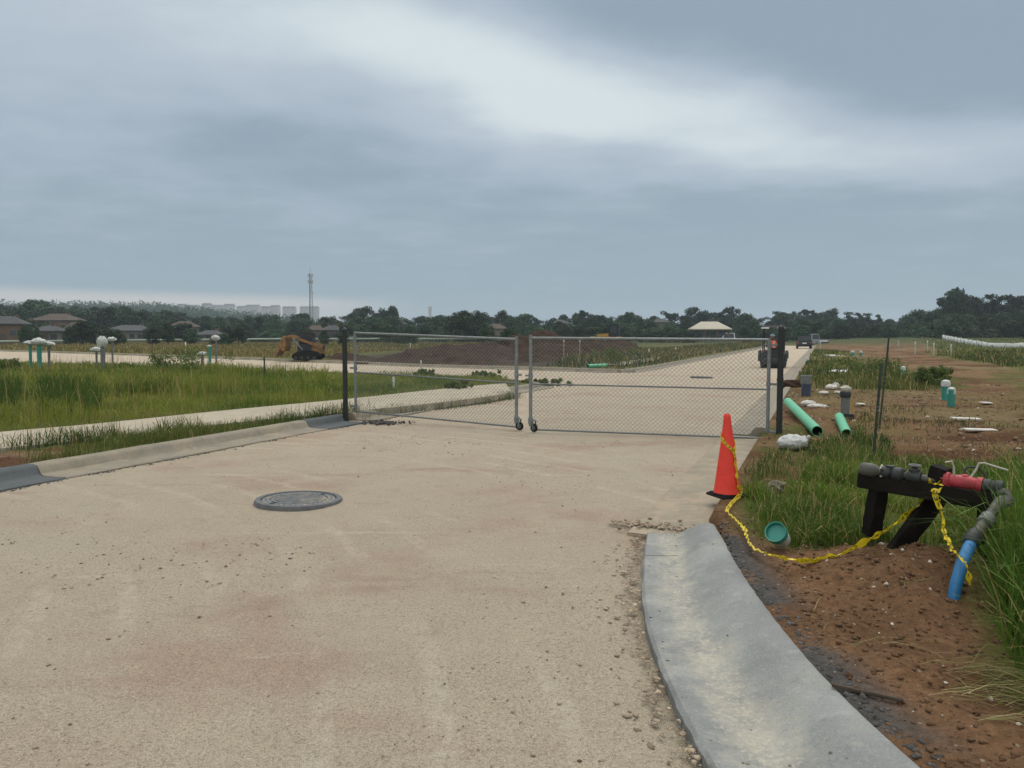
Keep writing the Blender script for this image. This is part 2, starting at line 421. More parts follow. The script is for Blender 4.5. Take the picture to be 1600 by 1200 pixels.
def hills(x, y):
    z = 20*np.exp(-(((x+470)/260)**2 + ((y-700)/150)**2))
    z = z + 9*np.exp(-(((x+330)/120)**2 + ((y-760)/110)**2))
    z = z + 36*np.exp(-(((x+620)/420)**2 + ((y-1620)/160)**2))
    z = z + 1.5*np.exp(-(((x-100)/34)**2 + ((y-190)/60)**2))
    return z
def mound(x, y):      # loose soil thrown up round the standpipe, right foreground
    c = G(1470, 905, .2)
    return .17*np.exp(-(((x-c.x)/.62)**2 + ((y-c.y-.25)/.50)**2))
def terr(x, y, dr=None):
    if dr is None: dr = sdist(x, y, ROAD)
    d0 = np.sqrt(x*x+y*y)
    sk = sdist(x, y, KPOLY)
    z = -.07 + .19*np.maximum(sm(dr, .50, .60), sm(sk, -.08, .02)*(dr > .2)*sm(1.2-sk, 0, .3)*sm(5.95-(x*RS+y*RC), 0, .15))
    ink = sm(sk, -.13, -.035)
    fine = fbm(x, y, 3.2, 5, 3)-.5; big = fbm(x, y, .35, 3, 8)-.5
    off = sm(dr, .5, 1.3)
    fine2 = fbm(x, y, 9, 3, 4)-.5
    z = z + off*(fine*.12 + fine2*.060*(d0 < 16) + big*.16*sm(dr, 1, 6)) + hills(x, y)
    z = z + off*mound(x, y)*(1 + (fbm(x, y, 7, 3, 5)-.5)*.7)
    u = x*RC - y*RS
    # ruts in the graded dirt on the right
    rut = np.sin((y*1.0 + x*.25)*2.2 + 3*fbm(x, y, .3, 2, 21))
    z = z + off*np.where(u > -.2, 1, 0)*rut*.035*sm(d0, 7, 10)*sm(60-d0, 0, 20)
    z = z*ink - .10*(1-ink)
    # cut lower under the pavement
    swd = sdist(x, y, SWPOLY)
    z = np.where(swd < .25, np.minimum(z, .09 + sm(swd, 0, .25)*.05), z)
    return z
def TZ(x, y): return float(terr(np.array([x]), np.array([y]))[0])
GZ = terr(GX, GY, dR)

# --- what the soil is covered with: dirt, grass, dry grass, dark earth
def pz(lst, z=.12): return [tuple(G(x, y, z)[:2]) for x, y in lst]
P_GRASSR = pz([(1165, 815), (1160, 775), (1200, 752), (1345, 728), (1700, 742), (1900, 1000), (1640, 1110), (1565, 1030), (1545, 900), (1500, 862), (1400, 862), (1330, 872), (1250, 868), (1185, 845)])
P_GR2 = [pz(q) for q in (
    [(1225, 655), (1300, 690), (1345, 735), (1290, 730), (1215, 742), (1180, 775), (1170, 740)],
    [(1255, 545), (1330, 550), (1352, 580), (1330, 612), (1250, 604), (1240, 586)],
    [(1330, 575), (1385, 563), (1420, 588), (1470, 590), (1482, 606), (1400, 612), (1330, 614), (1310, 598)],
    [(1260, 532), (1420, 534), (1470, 548), (1600, 560), (1900, 566), (2400, 560), (2400, 531.5), (1200, 529)],
    [(1440, 552), (1520, 565), (1600, 580), (1900, 600), (2400, 600), (2400, 550), (1600, 548)],
    [(1300, 680), (1345, 660), (1380, 700), (1345, 735)],
    [(1560, 560), (1640, 575), (1900, 640), (1900, 700), (1640, 640), (1590, 600)])]
P_DARK = pz([(535, 560), (600, 553), (700, 545), (975, 540), (1000, 548), (960, 560), (900, 572), (740, 571), (640, 569), (560, 566)])
nA = fbm(GX, GY, 1.3, 4, 31); nB = fbm(GX, GY, .22, 4, 41); nC = fbm(GX, GY, .05, 3, 51)
def pm(poly, soft, jit):
    return 1 - sm(sdist(GX, GY, poly) + (nA-.5)*jit, -soft, soft)
left = (UU < -4.5).astype(float)
D0 = np.sqrt(GX**2+GY**2)
g = left*np.clip(.86 + (nA-.5)*.8, 0, 1)
redp = pm(pz([(-500, 830), (-200, 745), (0, 706), (110, 695), (150, 700), (60, 722), (-200, 775), (-500, 900)]), .15, .8)
g = g*(1-redp)
gr = np.maximum(pm(P_GRASSR, .12, .5), 0)
for q in P_GR2[:1]+P_GR2[5:6]: gr = np.maximum(gr, pm(q, .3, 1.2)*.75)
for q in P_GR2[1:5]+P_GR2[6:]: gr = np.maximum(gr, pm(q, 1.2, 4)*.9)
gr = np.maximum(gr, .38*sm(nA*.6+nB*.6, .60, .76)*sm(D0, 5.5, 8))
gr = np.maximum(gr, sm(D0, 110, 200))
g = np.where(left > 0, g, gr)
dark = pm(P_DARK, 1.5, 4)
far = sm(D0, 90, 260)
def C(*c): return np.array(c)[None, None, :]
dirt = C(.150, .076, .038)*(1-nB[..., None]) + C(.240, .142, .078)*nB[..., None]
dirt = dirt*(.72 + .56*nA[..., None])
pale = sm(nC*.5+nB*.7, .66, .84)[..., None]*.6*sm(D0, 6, 14)[..., None]
dirt = dirt*(1-pale) + C(.30, .235, .165)*pale
band = fbm(GX*.25, GY*1.15, 1.0, 4, 87); b1 = sm(band, .50, .62)[..., None]*.75*(D0 > 6.5)[..., None]; b2 = sm(band, .50, .38)[..., None]*.55*(D0 > 6.5)[..., None]
dirt = dirt*(1-b1) + C(.105, .046, .022)*(.8+.4*nA[..., None])*b1
dirt = dirt*(1-b2) + C(.26, .165, .088)*(.8+.4*nA[..., None])*b2
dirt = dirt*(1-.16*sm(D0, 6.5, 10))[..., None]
grs = C(.060, .088, .018)*(1-nB[..., None]) + C(.115, .125, .030)*nB[..., None]
drygrass = C(.17, .135, .07)
fieldmix = sm(nB*.6+nA*.4, .5, .66)[..., None]*.6*np.where(D0 > 45, 1, .35)[..., None]
grs = grs*(1-fieldmix) + drygrass*fieldmix
gcol = C(.030, .045, .022)
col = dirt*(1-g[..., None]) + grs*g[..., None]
col = col*(1-dark[..., None]) + C(.060, .046, .038)*(.7+.6*nA[..., None])*dark[..., None]
col = col*(1-far[..., None]) + gcol*far[..., None]
# grey crushed stone dust just behind the new kerb
dk = sdist(GX, GY, KBull + [(KBull[-1][0]+.1, KBull[-1][1])] + KBull[::-1])
gk = (1-sm(dk, .04, .30))*sm(nA, .42, .56)*(UU > -1)*(D0 < 9)
col = col*(1-gk[..., None]) + C(.105, .10, .095)*gk[..., None]

nu, ns_ = len(us), len(ss)
idx = np.arange(nu*ns_).reshape(nu, ns_)
def sheet(name, mask, Zs, mat, tint=None):
    q = np.stack([idx[:-1, :-1], idx[1:, :-1], idx[1:, 1:], idx[:-1, 1:]], -1)[mask]
    used = np.unique(q); rem = np.full(nu*ns_, -1); rem[used] = np.arange(len(used))
    v = np.stack([GX.ravel(), GY.ravel(), Zs.ravel()], -1)[used]
    me = np_mesh(name, v, rem[q].ravel(), np.full(len(q), 4), mat, tint.reshape(-1, 3)[used] if tint is not None else None, True)
    return link(name, me)

# ground material
def ground_mat():
    m = mk('earth', (1, 1, 1), .95, 0, .0, 3, tint=True, spec=.1)
    t = m.node_tree; b = t.nodes['Principled BSDF']; L = t.links
    co = t.nodes.new('ShaderNodeTexCoord')
    src = b.inputs['Base Color'].links[0].from_socket
    def nz(sc, det=8, ro=.7):
        n = t.nodes.new('ShaderNodeTexNoise'); n.inputs['Scale'].default_value = sc; n.inputs['Detail'].default_value = det; n.inputs['Roughness'].default_value = ro
        L.new(co.outputs['Object'], n.inputs['Vector']); return n.outputs[0]
    a = nz(22); c = nz(2.2)
    mr = t.nodes.new('ShaderNodeMapRange'); L.new(a, mr.inputs[0]); mr.inputs[1].default_value = .25; mr.inputs[2].default_value = .75; mr.inputs[3].default_value = .55; mr.inputs[4].default_value = 1.5
    mr2 = t.nodes.new('ShaderNodeMapRange'); L.new(c, mr2.inputs[0]); mr2.inputs[1].default_value = .3; mr2.inputs[2].default_value = .7; mr2.inputs[3].default_value = .8; mr2.inputs[4].default_value = 1.2
    mu = t.nodes.new('ShaderNodeMath'); mu.operation = 'MULTIPLY'; L.new(mr.outputs[0], mu.inputs[0]); L.new(mr2.outputs[0], mu.inputs[1])
    vm = t.nodes.new('ShaderNodeVectorMath'); vm.operation = 'SCALE'; L.new(src, vm.inputs[0]); L.new(mu.outputs[0], vm.inputs['Scale'])
    # small pale pebbles
    vo = t.nodes.new('ShaderNodeTexVoronoi'); vo.inputs['Scale'].default_value = 26; L.new(co.outputs['Object'], vo.inputs['Vector'])
    lt = t.nodes.new('ShaderNodeMath'); lt.operation = 'LESS_THAN'; L.new(vo.outputs['Distance'], lt.inputs[0]); lt.inputs[1].default_value = .20
    sep = t.nodes.new('ShaderNodeSeparateColor'); L.new(vo.outputs['Color'], sep.inputs[0])
    gt = t.nodes.new('ShaderNodeMath'); gt.operation = 'GREATER_THAN'; L.new(sep.outputs[0], gt.inputs[0]); gt.inputs[1].default_value = .86
    mm = t.nodes.new('ShaderNodeMath'); mm.operation = 'MULTIPLY'; L.new(lt.outputs[0], mm.inputs[0]); L.new(gt.outputs[0], mm.inputs[1])
    mx = t.nodes.new('ShaderNodeMix'); mx.data_type = 'RGBA'; L.new(mm.outputs[0], mx.inputs[0]); L.new(vm.outputs[0], mx.inputs[6]); mx.inputs[7].default_value = (.36, .30, .22, 1)
    L.new(mx.outputs[2], b.inputs['Base Color'])
    bp = t.nodes.new('ShaderNodeBump'); bp.inputs['Distance'].default_value = .03; bp.inputs['Strength'].default_value = 1; L.new(a, bp.inputs['Height'])
    bp2 = t.nodes.new('ShaderNodeBump'); bp2.inputs['Distance'].default_value = .02; L.new(nz(70, 4), bp2.inputs['Height']); L.new(bp.outputs[0], bp2.inputs['Normal'])
    L.new(bp2.outputs[0], b.inputs['Normal']); return m
def road_mat():
    m = mk('crushed_limestone', (.462, .396, .300), .92, 0, .05, 1.2, spec=.15)
    t = m.node_tree; b = t.nodes['Principled BSDF']; L = t.links; co = t.nodes.new('ShaderNodeTexCoord')
    cur = b.inputs['Base Color'].links[0].from_socket
    def nz(sc, det=6, ro=.65, scl=(1, 1, 1), off=(0, 0, 0), rot=0):
        mp = t.nodes.new('ShaderNodeMapping'); mp.inputs['Scale'].default_value = scl; mp.inputs['Location'].default_value = off; mp.inputs['Rotation'].default_value = (0, 0, rot)
        L.new(co.outputs['Object'], mp.inputs[0])
        n = t.nodes.new('ShaderNodeTexNoise'); n.inputs['Scale'].default_value = sc; n.inputs['Detail'].default_value = det; n.inputs['Roughness'].default_value = ro
        L.new(mp.outputs[0], n.inputs['Vector']); return n.outputs[0]
    def rngm(s, a, b_, c=0, d_=1):
        r = t.nodes.new('ShaderNodeMapRange'); r.interpolation_type = 'SMOOTHSTEP'; L.new(s, r.inputs[0])
        for i, v in enumerate((a, b_, c, d_)): r.inputs[i+1].default_value = v
        return r.outputs[0]
    def mix(f, a, colr, bt='MIX'):
        n = t.nodes.new('ShaderNodeMix'); n.data_type = 'RGBA'; n.blend_type = bt; L.new(f, n.inputs[0]); L.new(a, n.inputs[6]); n.inputs[7].default_value = (*colr, 1); return n.outputs[2]
    cur = mix(rngm(nz(.55, 4, .6, (1, 1, 1), (4, 2, 0)), .50, .66, 0, .6), cur, (.390, .262, .200))      # pinkish red soil tracked in
    cur = mix(rngm(nz(.9, 5, .6, (.35, 1.6, 1), (1, 7, 0), -RA), .58, .72, 0, .6), cur, (.330, .212, .160))
    cur = mix(rngm(nz(.35, 4, .6, (1, 1, 1), (8, 3, 0)), .52, .70, 0, .5), cur, (.47, .425, .320))
    cur = mix(rngm(nz(1.6, 7, .7, (.25, 2.2, 1), (3, 3, 3), math.pi/2-RA), .60, .70, 0, .45), cur, (.60, .545, .435))   # wheel-polished streaks
    cur = mix(rngm(nz(3.5, 6, .7, (1, 1, 1), (5, 9, 1)), .55, .72, 0, .45), cur, (.33, .265, .19))
    sp = nz(55, 3, .8); sp2 = nz(130, 2, .8, (1, 1, 1), (5, 5, 5))
    cur = mix(rngm(sp, .50, .68, 0, .58), cur, (.20, .150, .11))
    cur = mix(rngm(sp2, .52, .70, 0, .6), cur, (.68, .60, .48))
    cur = mix(rngm(nz(90, 2, .8, (1, 1, 1), (15, 5, 5)), .60, .70, 0, .55), cur, (.12, .085, .06))
    # pale tyre arcs left by turning lorries
    for (cx, cy, sc_, msk) in ((-9, 1.5, .62, 3),):
        mp = t.nodes.new('ShaderNodeMapping'); mp.inputs['Location'].default_value = (-cx, -cy, 0); mp.vector_type = 'POINT'; L.new(co.outputs['Object'], mp.inputs[0])
        wv = t.nodes.new('ShaderNodeTexWave'); wv.wave_type = 'RINGS'; wv.rings_direction = 'Z'; wv.inputs['Scale'].default_value = sc_; wv.inputs['Distortion'].default_value = 1.6; wv.inputs['Detail'].default_value = 4; wv.inputs['Detail Scale'].default_value = 1.2
        L.new(mp.outputs[0], wv.inputs[0]); f1 = rngm(wv.outputs['Fac'], .80, .98, 0, 1); f2 = rngm(nz(.5, 3, .6, (1, 1, 1), (msk, 5, 2)), .46, .60, 0, .45); f3 = rngm(nz(9, 4, .7, (1, 1, 1), (msk, 1, 7)), .42, .60, .2, 1)
        mu = t.nodes.new('ShaderNodeMath'); mu.operation = 'MULTIPLY'; L.new(f1, mu.inputs[0]); L.new(f2, mu.inputs[1]); mu2 = t.nodes.new('ShaderNodeMath'); mu2.operation = 'MULTIPLY'; L.new(mu.outputs[0], mu2.inputs[0]); L.new(f3, mu2.inputs[1])
        cur = mix(mu2.outputs[0], cur, (.60, .54, .43))
    L.new(cur, b.inputs['Base Color'])
    bp = t.nodes.new('ShaderNodeBump'); bp.inputs['Distance'].default_value = .022; L.new(sp, bp.inputs['Height'])
    bp3 = t.nodes.new('ShaderNodeBump'); bp3.inputs['Distance'].default_value = .009; L.new(sp2, bp3.inputs['Height']); L.new(bp.outputs[0], bp3.inputs['Normal'])
    bp2 = t.nodes.new('ShaderNodeBump'); bp2.inputs['Distance'].default_value = .05; L.new(nz(2.6, 6, .6), bp2.inputs['Height']); L.new(bp3.outputs[0], bp2.inputs['Normal'])
    L.new(bp2.outputs[0], b.inputs['Normal']); return m
cd = (dR[:-1, :-1]+dR[1:, :-1]+dR[1:, 1:]+dR[:-1, 1:])/4
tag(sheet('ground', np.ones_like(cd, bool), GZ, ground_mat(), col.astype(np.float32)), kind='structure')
RZ = (fbm(GX, GY, 2.2, 4, 61)-.5)*.018 + (fbm(GX, GY, .4, 3, 66)-.5)*.03 - .004
RZ = RZ*(1-sm(D0, 60, 120))
# edge of the base course crumbles a little lower beside the new kerb
dkf = sdist(GX, GY, KFull + [(KFull[-1][0]+.05, KFull[-1][1])] + KFull[::-1])
RZ = RZ - .035*(1-sm(dkf, 0.0, .22))*(.4+nA) + .02*np.exp(-((dkf-.25)/.1)**2)*nA*(D0 < 9)
edge = .22 + .02*D0
tag(sheet('road', (cd < np.minimum(edge[:-1, :-1], .5)) & (D0[:-1, :-1] < 520), RZ, road_mat()), kind='structure')
def RZat(x, y): return 0.0

# --- kerbs
def conc(name, col, dust, lo=.5, dustamt=.8, tint=False):
    m = mk(name, col, .88, 0, .14, 2.5, .004, 60, dirt=(dust, 2.4, lo, dustamt), spec=.2, tint=tint)
    t = m.node_tree; L = t.links; b = t.nodes['Principled BSDF']; cur = b.inputs['Base Color'].links[0].from_socket
    co = t.nodes.new('ShaderNodeTexCoord')
    for sc, th, cc, a in ((160, .56, tuple(c*.45 for c in col), .5), (110, .58, tuple(min(1, c*1.5) for c in col), .5), (30, .62, tuple(c*.55 for c in col), .5), (9, .60, tuple(min(1, c*1.45) for c in col), .45), (70, .6, tuple(c*.7 for c in col), .5)):
        n = t.nodes.new('ShaderNodeTexNoise'); n.inputs['Scale'].default_value = sc; n.inputs['Detail'].default_value = 7; n.inputs['Roughness'].default_value = .75; L.new(co.outputs['Object'], n.inputs['Vector'])
        r = t.nodes.new('ShaderNodeMapRange'); L.new(n.outputs[0], r.inputs[0]); r.inputs[1].default_value = th-.06; r.inputs[2].default_value = th+.08; r.inputs[4].default_value = a
        mx = t.nodes.new('ShaderNodeMix'); mx.data_type = 'RGBA'; L.new(r.outputs[0], mx.inputs[0]); L.new(cur, mx.inputs[6]); mx.inputs[7].default_value = (*cc, 1); cur = mx.outputs[2]
    if tint:      # crust of cement dust and dried silt, thickest along the flow line
        at = t.nodes.new('ShaderNodeAttribute'); at.attribute_name = 'dust'
        for sc, a0, a1, cc, amt, wgt in ((5, .62, .80, (.40, .37, .295), .55, .27), (38, .66, .78, (.52, .48, .38), .55, .20)):
            n = t.nodes.new('ShaderNodeTexNoise'); n.inputs['Scale'].default_value = sc; n.inputs['Detail'].default_value = 9; n.inputs['Roughness'].default_value = .78; L.new(co.outputs['Object'], n.inputs['Vector'])
            ma = t.nodes.new('ShaderNodeMath'); ma.operation = 'MULTIPLY_ADD'; L.new(at.outputs['Fac'], ma.inputs[0]); ma.inputs[1].default_value = wgt; L.new(n.outputs[0], ma.inputs[2])
            r = t.nodes.new('ShaderNodeMapRange'); L.new(ma.outputs[0], r.inputs[0]); r.inputs[1].default_value = a0; r.inputs[2].default_value = a1; r.inputs[4].default_value = amt
            mx = t.nodes.new('ShaderNodeMix'); mx.data_type = 'RGBA'; L.new(r.outputs[0], mx.inputs[0]); L.new(cur, mx.inputs[6]); mx.inputs[7].default_value = (*cc, 1); cur = mx.outputs[2]
    L.new(cur, b.inputs['Base Color']); return m
M['newconc'] = conc('new_concrete', (.225, .24, .243), (.40, .365, .28), .52, .85)
M['newconc2'] = conc('new_concrete_dusty', (.250, .256, .250), (.34, .325, .275), .54, .6, True)
M['apron'] = conc('dusty_apron', (.27, .235, .178), (.40, .325, .235), .46, .8)
M['oldconc'] = conc('dusty_concrete', (.225, .205, .165), (.34, .28, .20), .45, .6)
M['darkconc'] = conc('dark_wet_concrete', (.095, .105, .110), (.19, .18, .15), .62, .5)
M['walkconc'] = conc('pavement_concrete', (.38, .335, .255), (.28, .225, .155), .58, .5)

def resample(pl, step):
    pts = [Vector((p[0], p[1], 0)) for p in pl]
    # Catmull-Rom then even spacing
    out_ = []
    for i in range(len(pts)-1):
        p0 = pts[max(i-1, 0)]; p1 = pts[i]; p2 = pts[i+1]; p3 = pts[min(i+2, len(pts)-1)]
        n = max(1, int((p2-p1).length/step))
        for k in range(n):
            t = k/n
            out_.append(.5*((2*p1)+(p2-p0)*t+(2*p0-5*p1+4*p2-p3)*t*t+(3*p1-p0-3*p2+p3)*t**3))
    out_.append(pts[-1]); return out_
def kerb(name, front, prof, mat, step=.25, side=1, seed=1):
    """front polyline; prof (offset outward, z); side +1 = outward is to the left of travel"""
    P = resample(front, step); vs = []; n = len(prof)
    for i, p in enumerate(P):
        t = P[min(i+1, len(P)-1)]-P[max(i-1, 0)]; t.normalize(); nrm = Vector((-t.y, t.x, 0))*side
        for o, z in prof:
            j = (rnd.random()-.5)*.006
            vs.append(p + nrm*o + Vector((0, 0, z + j)))
    fs = [(i*n+k, i*n+k+1, (i+1)*n+k+1, (i+1)*n+k) for i in range(len(P)-1) for k in range(n-1)]
    fs += [tuple(range(n)), tuple((len(P)-1)*n+k for k in range(n))]
    mb = MB(); mb.add(vs, fs); return tag(mb.build(name, mat, smooth=True), kind='structure')
STD = [(-.012, -.08), (-.012, .012), (0, .022), (.15, .016), (.34, .016), (.39, .035), (.425, .10), (.45, .130), (.50, .142), (.60, .142), (.615, .13), (.615, -.08)]
FLAT = [(-.012, -.08), (-.012, .010), (0, .018), (.15, .014), (.30, .016), (.45, .020), (.60, .026), (.612, .015), (.612, -.08)]
# left kerb: dark fresh piece, weathered piece, dark piece at the gate, weathered on and round the corner
def uline(u, a, b, n=8): return [U(u, a+(b-a)*i/n) for i in range(n+1)]
sA = toU(*G(130, 752)[:2])[1]; sB = toU(*G(520, 672)[:2])[1]; sC = toU(*G(598, 662)[:2])[1]
kerb('kerb', uline(UL, -30, sA), STD, M['darkconc'])
kerb('kerb', uline(UL, sA+.012, sB), STD, M['oldconc'])
kerb('kerb', uline(UL, sB+.012, sC), STD, M['darkconc'])
kerb('kerb', uline(UL, sC+.30, 21.5)+[U(UL-.05, 23.2)]+near_edge[2:], STD, M['oldconc'], .5)
kerb('kerb', right_far_kerb, STD, M['oldconc'], 1.0, side=-1)
kerb('kerb', far_edge[::1], STD, M['oldconc'], .7, side=1)
kerb('kerb', [far_edge[-1], U(-7.45, 36.5), U(-7.42, 45), U(-7.4, 60), U(-7.35, 120), U(-7.3, 420)], STD, M['oldconc'], .9, side=1)
kerb('gutter_apron', [U(UR, 6.06), U(UR, 6.5), U(UR, 8), U(UR, 10), U(UR, 12.4)], FLAT, M['apron'], .25, side=-1)
# the new rolled kerb of the return, lofted between its own front and back edges
PF, PB = resample(KFull, .12), None
nP = len(PF); PBr = resample(KBull, .03)
def at_t(P, t):
    x = t*(len(P)-1); i = min(int(x), len(P)-2); f = x-i; return P[i]*(1-f)+P[i+1]*f
# pair by arc fraction of control points
def ctrl_pair(n_between=7):
    A = []; Bp = []
    fa = [Vector((*p, 0)) for p in KFull]; fb = [Vector((*p, 0)) for p in KBull]
    def cr(pts, i, t):
        p0 = pts[max(i-1, 0)]; p1 = pts[i]; p2 = pts[i+1]; p3 = pts[min(i+2, len(pts)-1)]
        return .5*((2*p1)+(p2-p0)*t+(2*p0-5*p1+4*p2-p3)*t*t+(3*p1-p0-3*p2+p3)*t**3)
    for i in range(len(fa)-1):
        for k in range(n_between): A.append(cr(fa, i, k/n_between)); Bp.append(cr(fb, i, k/n_between))
    A.append(fa[-1]); Bp.append(fb[-1])
    for _ in range(40):
        for P in (A, Bp):
            P[1:-1] = [(P[i-1]+P[i]*2+P[i+1])/4 for i in range(1, len(P)-1)]
    return A, Bp
Ak, Bk = ctrl_pair()
prof = [(0, -.12), (0, .018), (.025, .034), (.12, .030), (.30, .020), (.42, .022), (.52, .044), (.62, .076), (.72, .106), (.80, .124), (.90, .130), (.965, .124), (1, .104), (1.0, -.1)]
vs = []; n = len(prof)
for i, (a, b) in enumerate(zip(Ak, Bk)):
    e = max(0, min(1, (len(Ak)-1-i)/5.0)); e = e*e*(3-2*e)      # rounds down at its far end
    for k, (o, z) in enumerate(prof):
        jit = (vnoise(np.array([i*.10]), np.array([k*.5]), 77)[0]-.5)*.003*(1 if 0 < k < n-1 else 0)
        ed = (vnoise(np.array([i*.9]), np.array([3.0]), 79)[0]-.5)*.02 if k in (0, 1) else 0
        zz = z if z < 0 else (z*(.78+.22*e) if o > .4 else z)
        p = a.lerp(b, o + ed); vs.append((p.x, p.y, zz + jit))
fs = [(i*n+k, i*n+k+1, (i+1)*n+k+1, (i+1)*n+k) for i in range(len(Ak)-1) for k in range(n-1)]
fs += [tuple(range(n)), tuple((len(Ak)-1)*n+k for k in range(n))]
KV = np.array(vs).reshape(len(Ak), n, 3)
mb = MB(); mb.add(vs, fs); kb_ = tag(mb.build('kerb', M['newconc2'], smooth=True), kind='structure')
# cement dust lies along the flow line of the gutter
va = np.array([v for v in vs]); ca = kb_.data.color_attributes.new('tint', 'FLOAT_COLOR', 'POINT')
oo = np.tile(np.array([q_[0] for q_ in prof]), len(Ak)); dn_ = np.clip(np.exp(-((oo-.42)/.16)**2)*(fbm(va[:, 0], va[:, 1], 2.2, 4, 7)*1.9-.45), 0, 1); st_ = (fbm(va[:, 0], va[:, 1], 6, 3, 17)-.5)*.40
tt = np.ones((len(va), 4), np.float32); tt[:, 0] = .90+dn_*.25+st_; tt[:, 1] = .92+dn_*.20+st_; tt[:, 2] = .93+dn_*.10+st_; ca.data.foreach_set('color', tt.ravel())
da = kb_.data.attributes.new('dust', 'FLOAT', 'POINT'); da.data.foreach_set('value', (np.exp(-((oo-.36)/.22)**2)*.9+.25*(oo < .2)).astype(np.float32))
# score line of an end joint across the gutter pan
for jn, i0 in enumerate((len(Ak)-6,)):
    mb = MB(); row = KV[i0][1:13]
    mb.tube([Vector(v)+Vector((rnd.uniform(-.006, .006), rnd.uniform(-.006, .006), -.001)) for v in (row[1:5] if jn == 0 else row)], .0032, 5); tag(mb.build('kerb_joint', M['stick']), kind='structure')
# pavement on the left
mb = MB()
A = resample(SW_N, .5); Bq = [at_t(resample(SW_F, .1), i/(len(A)-1)) for i in range(len(A))]
vs = []; fs = []
for a, b in zip(A, Bq): vs += [(a.x, a.y, .02), (a.x, a.y, .150), (b.x, b.y, .153), (b.x, b.y, .02)]
for i in range(len(A)-1):
    for k in range(3): fs.append((i*4+k, i*4+k+1, i*4+k+5, i*4+k+4))
mb.add(vs, fs); tag(mb.build('pavement', M['walkconc']), kind='structure')
# pavement strip along the far side of the cross street (pale broken line beyond the corner)
mb = MB(); a = U(-9.6, 40); 
vs = []; fs = []
for i in range(30):
    s = 38+i*6; zz = .175
    for u_ in (-10.6, -9.2): p = U(u_, s); vs.append((p[0], p[1], zz))
for i in range(29): fs.append((2*i, 2*i+1, 2*i+3, 2*i+2))
mb.add(vs, fs); tag(mb.build('pavement', M['walkconc']), kind='structure')
# ------------------------------------------------------------------ gate
def chain_mesh(a, b, zt, zb, pitch=.072, r=.0024):
    """woven wire between vertical ends a,b (bottom points), heights zb..zt above them"""
    a, b = Vector(a), Vector(b); L = (b-a).length; ux = (b-a)/L; H = zt-zb; mb = MB(); nrm = ux.cross(Vector((0, 0, 1)))
    def clip(x0, dirn):
        # line x = x0 + dirn*z
        z0, z1 = 0, H; pts = []
        x1 = x0 + dirn*H
        def zc(x): return (x-x0)/dirn
        if dirn > 0: z0 = max(0, zc(0)); z1 = min(H, zc(L))
        else: z0 = max(0, zc(L)); z1 = min(H, zc(0))
        return (z0, z1) if z1-z0 > .01 else None
    x = -H
    while x < L+H:
        for dr_ in (1, -1):
            c = clip(x, dr_)
            if c:
                pts = []
                for z in c: pts.append(a + ux*(x+dr_*z) + Vector((0, 0, zb+z)) + nrm*(.003*dr_))
                mb.tube(pts, r, 4, False)
        x += pitch
    return mb
def wheel_part(parent, c, ax, r, wd):
    """caster: fork, tyre, rim"""
    ax = Vector(ax).normalized(); c = Vector(c)
    f = MB()
    for s in (-1, 1): f.beam(c+ax*(wd*.5+.012)*s, c+ax*(wd*.5+.012)*s+Vector((0, 0, r+.05)), .03, .006, up=ax)
    f.beam(c+Vector((0, 0, r+.05))-ax*(wd*.5+.016), c+Vector((0, 0, r+.05))+ax*(wd*.5+.016), .05, .008)
    f.tube([c-ax*(wd*.5+.02), c+ax*(wd*.5+.02)], .008, 8)
    wl = f.build('wheel', M['galv'], parent)
    MB().lathe(c-ax*wd/2, [(r*.62, 0), (r*.95, 0), (r, wd*.2), (r, wd*.8), (r*.95, wd), (r*.62, wd), (r*.62, 0)], 22, ax).build('tyre', M['rubber'], wl, True)
    MB().lathe(c-ax*wd*.4, [(.001, 0), (r*.3, 0), (r*.3, wd*.1), (r*.63, wd*.15), (r*.63, wd*.65), (r*.3, wd*.7), (r*.3, wd*.8), (.001, wd*.8)], 18, ax).build('rim', M['steelgrey'], wl, True)
